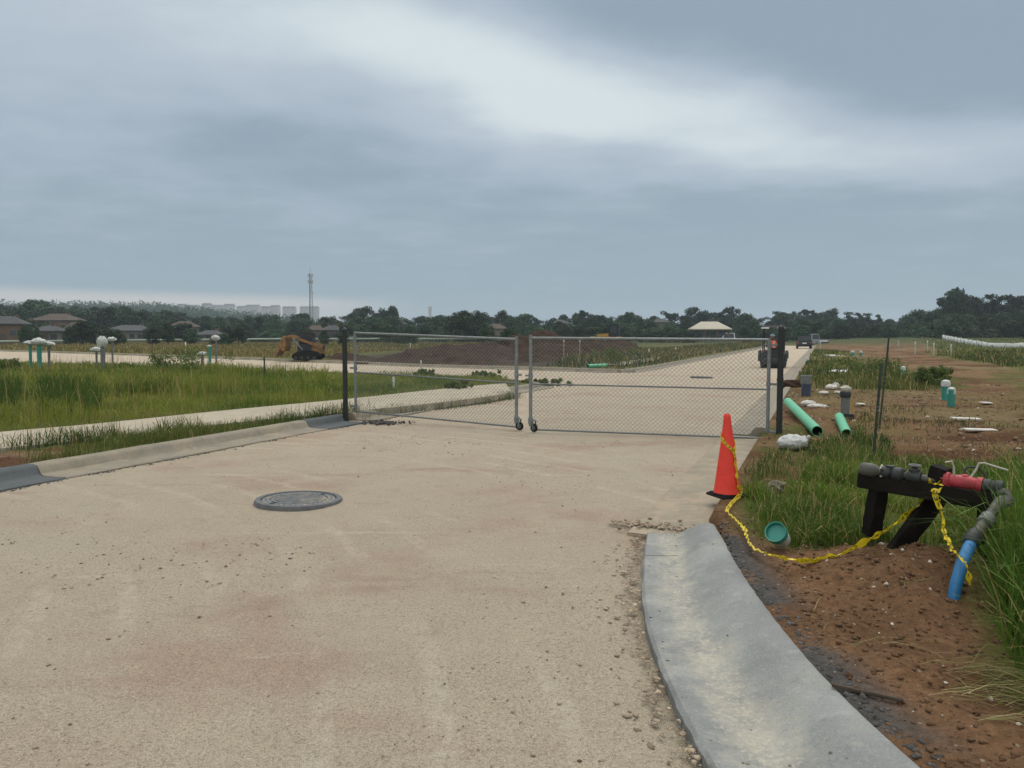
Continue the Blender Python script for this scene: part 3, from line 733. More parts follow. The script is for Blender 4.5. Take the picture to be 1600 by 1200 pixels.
def gate_leaf(hinge, free, ztop_h, ztop_f, zb_h, zb_f, label, wheel_side):
    root = empty('gate_leaf', (hinge[0], hinge[1], 0), 0, label, 'gate', 'chain-link gate leaves across the road')
    h = Vector((0, 0, 0)); f = Vector((free[0]-hinge[0], free[1]-hinge[1], 0)); ux = f.normalized(); r = .024
    fr = MB()
    fr.tube([h+Vector((0, 0, zb_h-.03)), h+Vector((0, 0, ztop_h+.03))], .027, 12)
    fr.build('hinge_upright', M['galv'], root, True)
    MB().tube([f+Vector((0, 0, .10)), f+Vector((0, 0, ztop_f+.05))], .029, 12).build('end_upright', M['galv'], root, True)
    MB().tube([h+Vector((0, 0, ztop_h)), f+Vector((0, 0, ztop_f))], .022, 10).build('top_rail', M['galv'], root, True)
    MB().tube([h+Vector((0, 0, (ztop_h+zb_h)*.5)), f+Vector((0, 0, (ztop_f+zb_f)*.5))], .014, 10).build('middle_rail', M['wire'], root, True)
    MB().tube([h+Vector((0, 0, zb_h)), f+Vector((0, 0, zb_f))], .016, 10).build('bottom_rail', M['wire'], root, True)
    # woven wire, following both rails
    zt = max(ztop_h, ztop_f); m = chain_mesh(h, f, 1, 0)
    L = f.length; H0 = 1.60
    m = chain_mesh(h, f, H0, 0)
    nv = []
    for v in m.v:
        t = Vector(v).dot(ux)/L; zb = zb_h*(1-t)+zb_f*t; zt = ztop_h*(1-t)+ztop_f*t
        nv.append((v[0], v[1], zb + v[2]/H0*(zt-zb)))
    m.v = nv; m.build('wire_mesh', M['wire'], root)
    for z in (zb_h+.1, (zb_h+ztop_h)/2+.08, ztop_h-.08):
        hb = MB(); hb.beam(h-ux*.12+Vector((0, 0, z)), h+ux*.03+Vector((0, 0, z)), .05, .035)
        hb.tube([h+Vector((0, 0, z-.03)), h+Vector((0, 0, z+.03))], .036, 12); hb.build('hinge', M['galv'], root)
    lb = MB(); lb.beam(f+Vector((0, 0, .95)), f+ux*.09+Vector((0, 0, .95)), .05, .03); lb.tube([f+Vector((0, 0, .9)), f+Vector((0, 0, 1.0))], .036, 12); lb.build('latch', M['galv'], root)
    br = MB(); c = f + ux*wheel_side + Vector((0, -.02, .075)); ax = (1, .25, 0)
    cl = MB(); cl.tube([f+Vector((0, 0, .14)), f+Vector((0, 0, .24))], .042, 12); cl.beam(f+Vector((0, 0, .19)), c+Vector((0, 0, .13)), .03, .03); cl.build('caster_clamp', M['galv'], root)
    wheel_part(root, c, (ux.y*.3+.5, .5, 0), .072, .04)
    return root
gLp = G(540, 648, .14); gRp = G(1217, 688, .03)
hL = Vector((G(556, 647, .1).x, G(556, 647, .1).y, 0)); fL = G(807, 672, 0)
fR = G(829, 675, 0); hR = G(1199, 688, 0)
def ztop(px, py, p): return W(px, py, p.y).z
gate_leaf(hL, fL, ztop(556, 520, hL), ztop(807, 530, fL), ztop(556, 641, hL)-.02, ztop(807, 667, fL), 'left chain-link gate leaf hinged on the post at the grass verge', .06)
gate_leaf(hR, fR, ztop(1199, 531, hR), ztop(829, 528, fR), ztop(1199, 685, hR), ztop(829, 671, fR), 'right chain-link gate leaf closing the road beside the traffic cone', -.06)
def gate_post(p, top, label, r=.045):
    p = Vector((p[0], p[1], 0)); root = empty('gate_post', p, 0, label, 'post', 'black gate posts')
    MB().tube([(0, 0, -.1), (0, 0, top)], r, 14).build('post', M['blackpost'], root, True)
    MB().lathe((0, 0, top), [(r+.006, -.03), (r+.006, .0), (r*.7, .03), (.001, .045)], 14).build('cap', M['blackpost'], root, True)
    for z in (.35, top*.55, top-.15):
        MB().tube([(0, 0, z-.02), (0, 0, z+.02)], r+.006, 14).build('hinge_band', M['blackpost'], root)
    return root
gate_post(gLp, ztop(540, 515, gLp), 'black post on the left kerb that carries the left gate leaf')
gate_post(gRp, ztop(1217, 512, gRp), 'black post at the right road edge next to the white sandbag')

# ------------------------------------------------------------------ manhole
def manhole(c, r, name, label):
    root = empty(name, c, 0, label, 'manhole'); root.rotation_euler = (R(-.6), R(1.4), R(20))
    MB().lathe((0, 0, 0), [(r+.015, -.08), (r+.01, .012), (r, .030), (r-.045, .034), (r-.052, .022), (r-.052, -.02)], 56).build('frame_ring', M['castd'], root, True)
    cv = MB().lathe((0, 0, 0), [(r-.060, -.02), (r-.060, .022), (r-.068, .027), (r-.125, .027), (r-.128, .014), (r-.148, .014), (r-.152, .028), (r-.2, .029), (.001, .030)], 56)
    cover = cv.build('cover', M['cast'], root, True)
    rb = MB()
    for k in range(9):
        yy = -.22+.055*k; hw = math.sqrt(max(.0, (r-.17)**2-yy*yy))
        if hw > .02: rb.box((0, yy, .0305), (2*hw, .014, .007))
    for k in range(36):
        a = 2*math.pi*k/36; rb.box(((r-.096)*math.cos(a), (r-.096)*math.sin(a), .0285), (.022, .012, .006), Matrix.Rotation(a, 3, 'Z'))
    rb.build('raised_pattern', M['cast'], cover)
    for a in (.6, .6+math.pi):
        MB().box(((r-.10)*math.cos(a), (r-.10)*math.sin(a), .0275), (.05, .03, .010), Matrix.Rotation(a, 3, 'Z')).build('pick_hole', M['black'], cover)
    return root
mc = G(467, 781, .02); manhole((mc.x, mc.y, .006), .405, 'manhole_cover', 'grey iron manhole cover in the dusty road in front of the left gate leaf')
mf = G(1096, 590, 0); manhole((mf.x, mf.y, .01), .42, 'manhole_cover', 'small far manhole cover seen through the right gate leaf up the road')

# ------------------------------------------------------------------ traffic cone
cb = G(1136, 781, .08); CS = .90; cz = TZ(cb.x, cb.y)-.004
root = empty('traffic_cone', (cb.x, cb.y, cz), R(20), 'orange traffic cone wound with yellow tape at the end of the new kerb', 'traffic cone')
bs = MB(); hw = .158
for z0, z1, h_ in ((0, .028, hw), (.028, .04, hw*.86)): bs.box((0, 0, (z0+z1)/2), (2*h_, 2*h_, z1-z0), taper=(.96, .96))
bs.build('base', M['rubber'], root, bevel=.006)
prof = [(.140, .040), (.136, .055), (.125, .12), (.105, .27), (.083, .44), (.062, .60), (.042, .76), (.036, .83), (.032, .85), (.024, .858), (.022, .85), (.028, .82)]
cm = MB().lathe((0, 0, 0), prof, 40)
nv = []
for v in cm.v:
    z = v[2]; bend = -.028*(z/.85)**2*1.0; sq = 1+.05*math.sin(3*math.atan2(v[1], v[0])+z*4)*math.sin(z*3.6)
    nv.append((v[0]*sq+bend, v[1]*sq+.5*bend, z))
cm.v = nv; cm.build('cone_body', M['orange'], root, True); root.scale = (CS, CS, CS)

# ------------------------------------------------------------------ caution tape
def tape_mat():
    m = mk('caution_tape', (.78, .60, .02), .35, 0, .08, 20, transl=.2); t = m.node_tree; b = t.nodes['Principled BSDF']; L = t.links
    cur = b.inputs['Base Color'].links[0].from_socket
    at = t.nodes.new('ShaderNodeAttribute'); at.attribute_name = 'tint'
    sp = t.nodes.new('ShaderNodeSeparateColor'); L.new(at.outputs['Color'], sp.inputs[0])
    # r = along (m), g = across (0..1): rows of dark block capitals down the middle
    def mth(op, a, b_=None):
        n = t.nodes.new('ShaderNodeMath'); n.operation = op
        for i, v in enumerate((a, b_)):
            if v is None: continue
            if hasattr(v, 'links'): L.new(v, n.inputs[i])
            else: n.inputs[i].default_value = v
        return n.outputs[0]
    u = sp.outputs[0]; v = sp.outputs[1]
    cell = mth('FRACT', mth('MULTIPLY', u, 26.0)); wd = mth('FRACT', mth('MULTIPLY', u, 3.7))
    a = mth('MULTIPLY', mth('GREATER_THAN', cell, .38), mth('LESS_THAN', wd, .66))
    row = mth('MULTIPLY', mth('GREATER_THAN', v, .26), mth('LESS_THAN', v, .74))
    hole = mth('MULTIPLY', mth('MULTIPLY', mth('GREATER_THAN', v, .42), mth('LESS_THAN', v, .56)), mth('LESS_THAN', cell, .75))
    f = mth('MULTIPLY', mth('MULTIPLY', a, row), mth('SUBTRACT', 1.0, hole))
    mx = t.nodes.new('ShaderNodeMix'); mx.data_type = 'RGBA'; L.new(f, mx.inputs[0]); L.new(cur, mx.inputs[6]); mx.inputs[7].default_value = (.02, .018, .012, 1)
    L.new(mx.outputs[2], b.inputs['Base Color']); return m
M['tape'] = tape_mat()
def ribbon(runs):
    """runs: list of lists of (point, width, twist angle)"""
    V_, F_, T_ = [], [], []
    for run in runs:
        pts = [Vector(p[0]) for p in run]; P = []; Wd = []; Tw = []
        for i in range(len(pts)-1):
            p0 = pts[max(i-1, 0)]; p1 = pts[i]; p2 = pts[i+1]; p3 = pts[min(i+2, len(pts)-1)]
            nn = max(2, int((p2-p1).length/.012))
            for k in range(nn):
                t = k/nn; P.append(.5*((2*p1)+(p2-p0)*t+(2*p0-5*p1+4*p2-p3)*t*t+(3*p1-p0-3*p2+p3)*t**3))
                Wd.append(run[i][1]*(1-t)+run[i+1][1]*t); Tw.append(run[i][2]*(1-t)+run[i+1][2]*t)
        P.append(pts[-1]); Wd.append(run[-1][1]); Tw.append(run[-1][2])
        dist = 0; base = len(V_)
        for i, p in enumerate(P):
            tn = P[min(i+1, len(P)-1)]-P[max(i-1, 0)]; tn.normalize()
            up = Vector((0, 0, 1)) if abs(tn.z) < .9 else Vector((0, 1, 0))
            s_ = tn.cross(up); s_.normalize(); u_ = s_.cross(tn)
            a = Tw[i] + .25*math.sin(dist*31) + .15*math.sin(dist*77+1)
            dv = u_*math.cos(a) + s_*math.sin(a); nrm = tn.cross(dv)
            if i: dist += (p-P[i-1]).length
            wv = Wd[i]*(1+.15*math.sin(dist*53))
            for q in (-.5, -.17, .17, .5):
                V_.append(p + dv*wv*q + nrm*.006*math.sin(dist*60+q*9)); T_.append((dist, q+.5, 0))
        for i in range(len(P)-1):
            for k in range(3):
                o = base+i*4+k; F_.append((o, o+1, o+5, o+4))
    v = np.array([tuple(x) for x in V_]); f = np.array(F_)
    return np_mesh('caution_tape', v, f.ravel(), np.full(len(f), 4), M['tape'], np.array(T_, np.float32))
def Q(px, py, d_, wdt=.05, tw=0): return (W(px, py, d_), wdt, tw)
cd_ = cb.y-.135                # plane just before the cone
runs = []
# round the cone: a loop drawn down from the left, up behind, and knotted at the middle of the front
def conept(ang, z, dr_=.006):
    rr = np.interp(z, [.04, .27, .6, .85], [.14, .105, .062, .036])+dr_
    b_ = -.028*(z/.85)**2; p = Vector((rr*math.cos(ang)+b_, rr*math.sin(ang)+.5*b_, z)); return Matrix.Rotation(R(20), 3, 'Z') @ (p*CS) + Vector((cb.x, cb.y, cz))
lo = []
for k in range(21):
    a = -math.pi/2 + .25 - 2*math.pi*k/20; z = .44 + .20*(abs(k-10)/10*-1+1) + (0 if k < 10 else .0)
    z = .47 + .17*math.sin(math.pi*k/20)
    lo.append((conept(a, z, .006+.001*k/20), .028, .1))
runs.append(lo)
runs.append([(conept(-math.pi/2+.25, z, .010), w_, t_) for z, w_, t_ in ((.52, .03, .2), (.47, .018, 1.0), (.40, .03, .8), (.33, .016, 1.4), (.24, .024, .7), (.15, .035, .3), (.10, .018, 1.2), (.04, .03, .6))]
            + [(G(1137, 794, .175), .028, .9), (G(1139, 802, .165), .02, 1.4), (G(1150, 812, .165), .022, 1.2), (G(1163, 826, .17), .03, 1.5), (G(1168, 842, .16), .02, .8), (G(1178, 856, .17), .035, 1.4), (G(1198, 865, .18), .03, 1.2), (G(1216, 870, .205), .045, 1.0),
               (G(1240, 874, .22), .03, .9), Q(1268, 876, 4.82, .05, .55), Q(1298, 872, 4.84, .055, .25), Q(1322, 862, 4.83, .03, .9), Q(1352, 846, 4.82, .055, .3), Q(1385, 828, 4.84, .035, .8), Q(1412, 808, 4.90, .05, .4), Q(1440, 785, 4.93, .04, .7), Q(1460, 758, 4.90, .03, .5)])
runs.append([(conept(-math.pi/2+.45, .13, .010), .02, .5), (conept(-math.pi/2+.7, .06, .012), .025, .8), Q(1150, 784, cb.y-.2, .015, .8)])
# knot on the stand and the loose end that hangs to the blue pipe
runs.append([Q(1451, 751, 4.84, .045, .4), Q(1462, 758, 4.80, .03, .9), Q(1470, 752, 4.80, .035, .2), Q(1472, 764, 4.79, .05, .3), Q(1462, 770, 4.78, .03, 1.0), Q(1466, 782, 4.78, .045, 1.3)])
runs.append([Q(1468, 756, 4.79, .05, 1.4), Q(1461, 772, 4.77, .055, 1.2), Q(1470, 798, 4.74, .022, 1.5), Q(1474, 812, 4.70, .014, 1.2), Q(1474, 826, 4.62, .022, 1.5), Q(1480, 842, 4.50, .034, 1.1),
             Q(1490, 862, 4.30, .030, 1.0), Q(1502, 872, 4.13, .045, .6), Q(1511, 886, 4.07, .03, 1.0), Q(1514, 902, 4.06, .03, 1.4), Q(1516, 914, 4.07, .022, 1.0)])
tp = link('caution_tape', ribbon(runs)); tag(tp, 'yellow caution tape with black lettering strung from the orange cone to the dark timber stand', 'tape')

# ------------------------------------------------------------------ timber stand with standpipe
stand = empty('timber_stand', G(1440, 870, .2), 0, 'low stand of old dark planks that carries the pipe and red valve', 'stand')
def loc(o, p): return Vector(p)-o.location
A0 = W(1345, 748, 5.20); A1 = W(1566, 786, 4.55); ab = (A1-A0).normalized(); side = ab.cross(Vector((0, 0, 1))).normalized()   # side points toward camera
def wob(mb, amp, seed):
    q = random.Random(seed); mb.v = [(v[0]+q.uniform(-amp, amp), v[1]+q.uniform(-amp, amp), v[2]+q.uniform(-amp, amp)) for v in mb.v]; return mb
def seg_beam(a, b, wd, ht, seed, n=7, amp=.004):
    mb = MB(); a, b = Vector(a), Vector(b); d_ = (b-a).normalized(); x = d_.cross(Vector((0, 0, 1))); x.normalize(); y = x.cross(d_); q = random.Random(seed)
    ring = [(-.5, -.5), (0, -.5), (.5, -.5), (.5, 0), (.5, .5), (0, .5), (-.5, .5), (-.5, 0)]; vs = []
    for i in range(n+1):
        p = a.lerp(b, i/n)
        for rx, ry in ring: vs.append(p + x*(wd*rx+q.uniform(-amp, amp)) + y*(ht*ry+q.uniform(-amp, amp)))
    fs = [(i*8+k, i*8+(k+1) % 8, (i+1)*8+(k+1) % 8, (i+1)*8+k) for i in range(n) for k in range(8)] + [tuple(range(8)), tuple(n*8+k for k in range(8))]
    return mb.add(vs, fs)
seg_beam(loc(stand, A0+side*.035), loc(stand, A1+side*.035), .038, .105, 1).build('front_plank', M['oldwood'], stand, bevel=.004)
seg_beam(loc(stand, A0-side*.10+Vector((0, 0, .0))), loc(stand, A1-side*.10), .038, .09, 2).build('rear_plank', M['woodedge'], stand, bevel=.004)
seg_beam(loc(stand, A0+ab*.0-side*.03+Vector((0, 0, -.035))), loc(stand, A0+ab*.52-side*.03+Vector((0, 0, -.035))), .10, .035, 3).build('shelf_board', M['oldwood'], stand)
f1 = W(1362, 808, 5.18); seg_beam(loc(stand, W(1374, 758, 5.12)), loc(stand, f1-Vector((0, 0, .12))), .10, .085, 4).build('leg', M['oldwood'], stand, bevel=.004)
f2 = W(1392, 874, 4.85); top2 = W(1470, 728, 4.90)
seg_beam(loc(stand, W(1470, 768, 4.97)), loc(stand, f2), .048, .135, 5, 9).build('leg', M['oldwood'], stand, bevel=.004)
f3 = W(1540, 850, 4.9); seg_beam(loc(stand, W(1535, 785, 4.75)), loc(stand, f3-Vector((0, 0, .25))), .05, .09, 6).build('leg', M['oldwood'], stand, bevel=.004)
m3 = Matrix((ab, side, Vector((0, 0, 1)))).transposed()
MB().box(loc(stand, W(1468, 741, 4.86)), (.095, .12, .10), m3 @ Matrix.Rotation(R(12), 3, 'Y')).build('wedge_block', M['oldwood'], stand, bevel=.004)

# the pipe run itself
B0 = W(1352, 733, 5.13); B1 = W(1556, 765, 4.62); pb = (B1-B0).normalized(); LB = (B1-B0).length
pipe = empty('water_pipe', G(1487, 950, .2), 0, 'grey pipe with red valve on the timber stand, its blue leg going into the soil', 'pipe')
def on(t, dz=0, ds=0): return loc(pipe, B0.lerp(B1, t)+Vector((0, 0, dz))+side*ds)
MB().tube([on(.02), on(1.0)], .024, 14).build('horizontal_pipe', M['pipegrey'], pipe, True)
e = MB()
e.lathe(on(0), [(.001, -.035), (.030, -.033), (.044, -.015), (.046, .03), (.043, .06), (.030, .085), (.026, .10)], 16, pb); wob(e, .002, 3)
e.build('end_cap', M['pipegrey'], pipe, True)
cl = MB().lathe(on(.17), [(.026, -.03), (.042, -.025), (.042, .02), (.030, .035), (.046, .05), (.048, .10), (.034, .115)], 14, pb)
cl.box(on(.21, .035), (.05, .04, .03), m3); cl.tube([on(.16, .02, .05), on(.16, .02, -.05)], .010, 8)
cl.build('hose_coupling', M['pipedark'], pipe, True)
MB().tube([on(.14, .045), on(.145, .02, .03), on(.15, -.03, .03)], .008, 8).build('clamp_bolt', M['cream'], pipe)
gv = MB().lathe(on(.40, .0), [(.028, -.045), (.040, -.04), (.044, 0), (.040, .04), (.028, .045)], 16, pb)
gv.lathe(on(.40, .02), [(.034, 0), (.034, .03), (.020, .035), (.014, .06), (.001, .062)], 14, (0, 0, 1))
gv.build('gate_valve', M['pipedark'], pipe, True)
hwv = MB(); hwv.tube([on(.40, .075)+m3 @ Vector((.032*math.cos(a*.5236), .032*math.sin(a*.5236), 0)) for a in range(12)], .006, 6, closed=True)
for a in range(3): hwv.tube([on(.40, .075)+m3 @ Vector((.032*math.cos(a*1.047), .032*math.sin(a*1.047), 0)), on(.40, .075)-m3 @ Vector((.032*math.cos(a*1.047), .032*math.sin(a*1.047), 0))], .004, 6)
hwv.build('hand_wheel', M['steelgrey'], pipe, True)
# red valve body
rv = MB().lathe(on(.645, .012), [(.030, -.012), (.050, -.012), (.052, -.004), (.052, .012), (.050, .016), (.040, .02), (.043, .05), (.048, .09), (.046, .12), (.041, .155), (.041, .165), (.049, .170), (.050, .195), (.048, .20), (.030, .20)], 22, pb)
wob(rv, .0012, 8); rvo = rv.build('red_valve', M['redpaint'], pipe, True)
for k in range(6):
    bl = MB()
    a = k*math.pi/3+.3; off = Vector((0, 0, 1))*math.sin(a)*.042+side*math.cos(a)*.042
    bl.tube([on(.645, .012)+off-pb*.02, on(.645, .012)+off+pb*.03], .006, 6); bl.build('bolt', M['redpaint'], rvo)
MB().lathe(on(.78, .04), [(.022, -.02), (.022, .018), (.016, .024), (.001, .025)], 12, (0, 0, 1)).build('plug', M['redpaint'], rvo, True)
# grey couplings and down pipe
ec = MB().lathe(on(.935, .01), [(.028, -.02), (.046, -.015), (.048, .02), (.040, .03), (.040, .045), (.050, .05), (.050, .085), (.030, .09)], 18, pb)
ec.build('union_coupling', M['pipedark'], pipe, True)
E1 = W(1570, 772, 4.56); D1 = W(1520, 842, 4.30); S0 = W(1515, 853, 4.26); S1 = W(1486, 960, 4.14)
MB().tube([loc(pipe, B1-pb*.02), loc(pipe, E1), loc(pipe, E1+Vector((.005, -.02, -.03))), loc(pipe, E1.lerp(D1, .3))], [.030, .036, .036, .031], 14).build('elbow', M['pipegrey'], pipe, True)
dn = MB(); dn.tube([loc(pipe, E1.lerp(D1, .12)), loc(pipe, D1)], .029, 14); dv = (D1-E1).normalized()
dn.build('down_pipe', M['pipegrey'], pipe, True)
MB().lathe(loc(pipe, E1.lerp(D1, .62)), [(.030, -.05), (.040, -.045), (.042, .02), (.030, .025)], 14, dv).build('pipe_sleeve', M['steelgrey'], pipe, True)
MB().lathe(loc(pipe, D1), [(.030, -.05), (.044, -.045), (.046, .03), (.036, .05), (.03, .052)], 16, dv).build('adapter', M['pipedark'], pipe, True)
bp_ = [loc(pipe, D1), loc(pipe, S0), loc(pipe, W(1503, 880, 4.20)), loc(pipe, W(1494, 912, 4.15)), loc(pipe, S1), loc(pipe, S1-Vector((0.01, 0, .12)))]
MB().tube(bp_, .0315, 18).build('blue_riser', M['bluepvc'], pipe, True)
h = MB(); h.tube([on(.70, .05), on(.695, .10), on(.68, .135), on(.64, .125, .02)], .0065, 8); h.build('lever_handle', M['cream'], pipe, True)
h = MB(); h.tube([on(.82, .05), on(.845, .10, -.03), on(.86, .14, -.04), on(.90, .145, -.04), on(1.02, .125, -.05), on(1.06, .12, -.05)], .0065, 8); h.build('lever_handle', M['cream'], pipe, True)
h = MB(); h.tube([on(.74, .04, -.05), on(.76, .10, -.07), on(.84, .11, -.07), on(.90, .06, -.07)], .007, 8); h.build('bypass_tube', M['pipedark'], pipe, True)

# ------------------------------------------------------------------ short pipe offcut with teal end
def grounded(x, y): return Vector((x, y, TZ(x, y)))
pc = G(1212, 846, .20); ax = Vector((.30, .62, -.30)).normalized(); ax = Vector((.42, .50, -.42)).normalized()
cup = empty('pipe_offcut', (pc.x, pc.y, TZ(pc.x, pc.y)+.02), 0, 'short teal-collared pipe offcut tipped over on the soil beside the tape', 'pipe')
o0 = Vector((-.005, 0, .125)); rr = .073
MB().lathe(o0, [(rr-.008, .004), (rr, 0), (rr, .05), (rr-.006, .055), (rr-.008, .05), (rr-.008, .004)], 28, ax).build('teal_collar', M['teal'], cup, True)
MB().lathe(o0, [(rr-.0085, .045), (rr-.009, .030), (.001, .030)], 28, ax).build('inner_plug', M['teal'], cup, True)
MB().lathe(o0+ax*.05, [(rr-.007, 0), (rr-.010, .06), (rr-.016, .11), (rr-.03, .12), (.001, .12)], 24, ax).build('pale_body', M['bag'], cup, True)

# concrete chunk, sticks
ch = G(1212, 765, .14); mb = MB().blob((0, 0, .035), (.085, .06, .075), 5, .35, 9, 6, 2.5); mb.v = [(v[0]+.03*v[2], v[1], v[2]) for v in mb.v]
o = mb.build('rock', M['rock']); o.location = grounded(ch.x, ch.y); tag(o, 'jagged lump of old concrete in the grass to the right of the cone', 'rock')
a = G(1300, 1062, .16); b = G(1412, 1090, .15)
o = MB().beam((0, 0, .012), (b.x-a.x, b.y-a.y, .012), .018, .014).build('stick', M['stick'], bevel=.003); o.location = Vector((a.x, a.y, TZ(a.x, a.y)+.005)); tag(o, 'dark wooden stick lying on the dirt against the back of the new kerb', 'stick')

# ------------------------------------------------------------------ pipes, bags, stakes on the right
def pipe_piece(p0, p1, r, label, group='loose green drain pipes'):
    p0, p1 = Vector(p0), Vector(p1); root = empty('green_pipe', p0, 0, label, 'pipe', group); d_ = p1-p0; L = d_.length; ax_ = d_.normalized()
    MB().lathe((0, 0, 0), [(r-.008, 0), (r, 0), (r, L), (r-.008, L)], 24, ax_).build('pipe_wall', M['greenpvc'], root, True)
    MB().lathe((0, 0, 0), [(r-.009, .001), (r-.009, L-.001)], 24, ax_).build('pipe_inside', M['greenin'], root, True)
    return root
r_ = .082
n0 = W(1277, 671, 11.5); f0 = W(1231, 632, 15.3); n0.z = TZ(n0.x, n0.y)+r_+.03; f0.z = TZ(f0.x, f0.y)+r_+.10
pipe_piece(n0, f0, r_, 'long pale green pipe lying on the dirt behind the sandbag')
n1 = W(1323, 672, 11.5); f1_ = W(1311, 654, 12.9); n1.z = TZ(n1.x, n1.y)+.08; f1_.z = TZ(f1_.x, f1_.y)+.08
pipe_piece(n1, f1_, .075, 'short green pipe with an open dark end beside the grey stub post')
n2 = G(918, 573, .2); f2_ = G(947, 572, .2); n2.z = f2_.z = .22
pipe_piece(n2, f2_, .10, 'green pipe lying in the far grass beyond the cross street')

def sandbag(c, size, rz, label, seed, mat='bag', name='sandbag', tie=True, group=None):
    root = empty(name, c, rz, label, 'bag', group); sxx, syy, szz = size
    mb = MB().blob((0, 0, 0), (1, 1, 1), seed, .10, 22, 14, 2.2); q = []
    for x, y, z in mb.v:
        xx = math.copysign(abs(x)**.85, x); q.append((xx*sxx/2, y*syy/2*(1-.25*x*x), szz*.46+max(z, -.75)*szz/2*(1-.12*abs(x))+.006*math.sin(18*x+7*y)))
    mb.v = q; mb.build('sack', M[mat], root, True)
    if tie:
        t = MB(); t.lathe((sxx*.46, 0, szz*.55), [(.02, 0), (.012, .03), (.03, .07), (.022, .085)], 9, (.7, .1, .7)); t.build('tied_neck', M['cream'], root)
    return root
sb = G(1238, 699, .13); sandbag((sb.x, sb.y, TZ(sb.x, sb.y)-.01), (.43, .30, .21), R(12), 'plump white woven sandbag at the foot of the right gate post', 4)
sb2 = G(1257, 694, .13); sandbag((sb2.x, sb2.y, TZ(sb2.x, sb2.y)-.01), (.14, .12, .08), R(-12), 'small white scrap of bag under the right end of the sandbag', 9, 'litter', 'litter_scrap', False)
for i, (px, py, sx_, sy_, sz_, lab) in enumerate([
    (1263, 634, .34, .22, .14, 'crumpled grey-white bag nearest the long green pipe'), (1277, 637, .42, .25, .11, 'flat crumpled white bag to the right of the long green pipe'),
    (1287, 614, .30, .25, .10, 'small dirty white bag left of the grey stub post'), (1299, 611, .40, .28, .17, 'taller white bag heap behind the crumpled bags'), (1306, 606, .22, .2, .22, 'small white bag standing against the grey stub post'), (1311, 614, .26, .2, .09, 'flat grey-white rag touching the grey stub post')]):
    p = G(px, py, .13); sandbag((p.x, p.y, TZ(p.x, p.y)-.01), (sx_, sy_, sz_), R(rnd.uniform(-40, 40)), lab, 20+i, 'litter', 'litter_bag', False, 'white litter bags on the graded dirt')
# bucket and broken slab behind it
p = G(1259, 619, .13); bk = empty('bucket', (p.x, p.y, TZ(p.x, p.y)), 0, 'dark blue bucket with grey rim standing on the dirt right of the gate post', 'bucket')
MB().lathe((0, 0, 0), [(.001, 0), (.105, 0), (.118, .30), (.11, .30), (.10, .02), (.001, .02)], 20).build('bucket_body', M['bucketblue'], bk, True)
MB().lathe((0, 0, .30), [(.118, 0), (.13, .0), (.13, .12), (.128, .20), (.118, .20), (.116, 0)], 20).build('grey_sleeve', M['steelgrey'], bk, True)
MB().tube([Vector((.128*math.cos(a), .128*math.sin(a), .50)) for a in [k*math.pi/8 for k in range(16)]], .008, 6, closed=True).build('rim', M['galv'], bk)
p = G(1241, 604, .13); sl_ = MB().blob((0, 0, .05), (.45, .35, .16), 3, .3, 10, 6, 2).build('soil_clod', M['soil']); sl_.location = grounded(p.x, p.y); tag(sl_, 'dark heap of spilled soil beside the road behind the bucket', 'soil heap')
# grey stub post with pale cloth on top
p = G(1320, 652, .13); st = empty('stub_post', (p.x, p.y, TZ(p.x, p.y)), 0, 'thick grey stub post with pale cloth on top by the short green pipe', 'post')
MB().tube([(0, 0, -.05), (0, 0, .50)], .075, 14).build('post', M['steelgrey'], st, True)
MB().lathe((0, 0, .50), [(.095, -.10), (.10, -.02), (.09, .0), (.07, .0)], 14).build('dark_collar', M['black'], st, True)
MB().blob((0, 0, .55), (.10, .09, .06), 6, .25, 12, 8, 3).build('pale_cloth', M['cream'], st, True)
MB().box((0, -.02, .03), (.24, .2, .14)).build('dark_base', M['black'], st, bevel=.01)
MB().beam((.11, -.03, -.02), (.13, -.03, .42), .012, .008, up=(0, 1, 0)).build('marker_strip', M['yellow'], st)
# steel T posts
def tpost(pb_, pt_, label, r=.016):
    b = Vector(pb_); t = Vector(pt_); root = empty('steel_fence_post', b, 0, label, 'post', 'thin steel fence posts'); d_ = (t-b)
    mb = MB(); mb.beam(-d_*.05, d_, .032, .006, up=(0, 1, 0)); mb.beam(-d_*.05+Vector((0, .012, 0)), d_+Vector((0, .012, 0)), .006, .026, up=(0, 1, 0))
    mb.build('stem', M['tpost'], root)
    for k in range(9): MB().box(d_*(.15+.09*k)+Vector((0, -.008, 0)), (.018, .014, .012)).build('stud', M['tpost'], root)
    for k in (.52, .56): MB().tube([d_*k+Vector((.02*math.cos(a), .02*math.sin(a), .004*a)) for a in [j*.8 for j in range(9)]], .003, 5).build('tie_wire', M['galv'], root)
b = G(1364, 722, .13); tpost((b.x, b.y, TZ(b.x, b.y)), W(1377, 568, b.y), 'thin steel fence post leaning right behind the timber stand')
b = G(1374, 668, .13); tpost((b.x, b.y, TZ(b.x, b.y)), W(1389, 528, b.y), 'taller thin steel post behind the first leaning post')

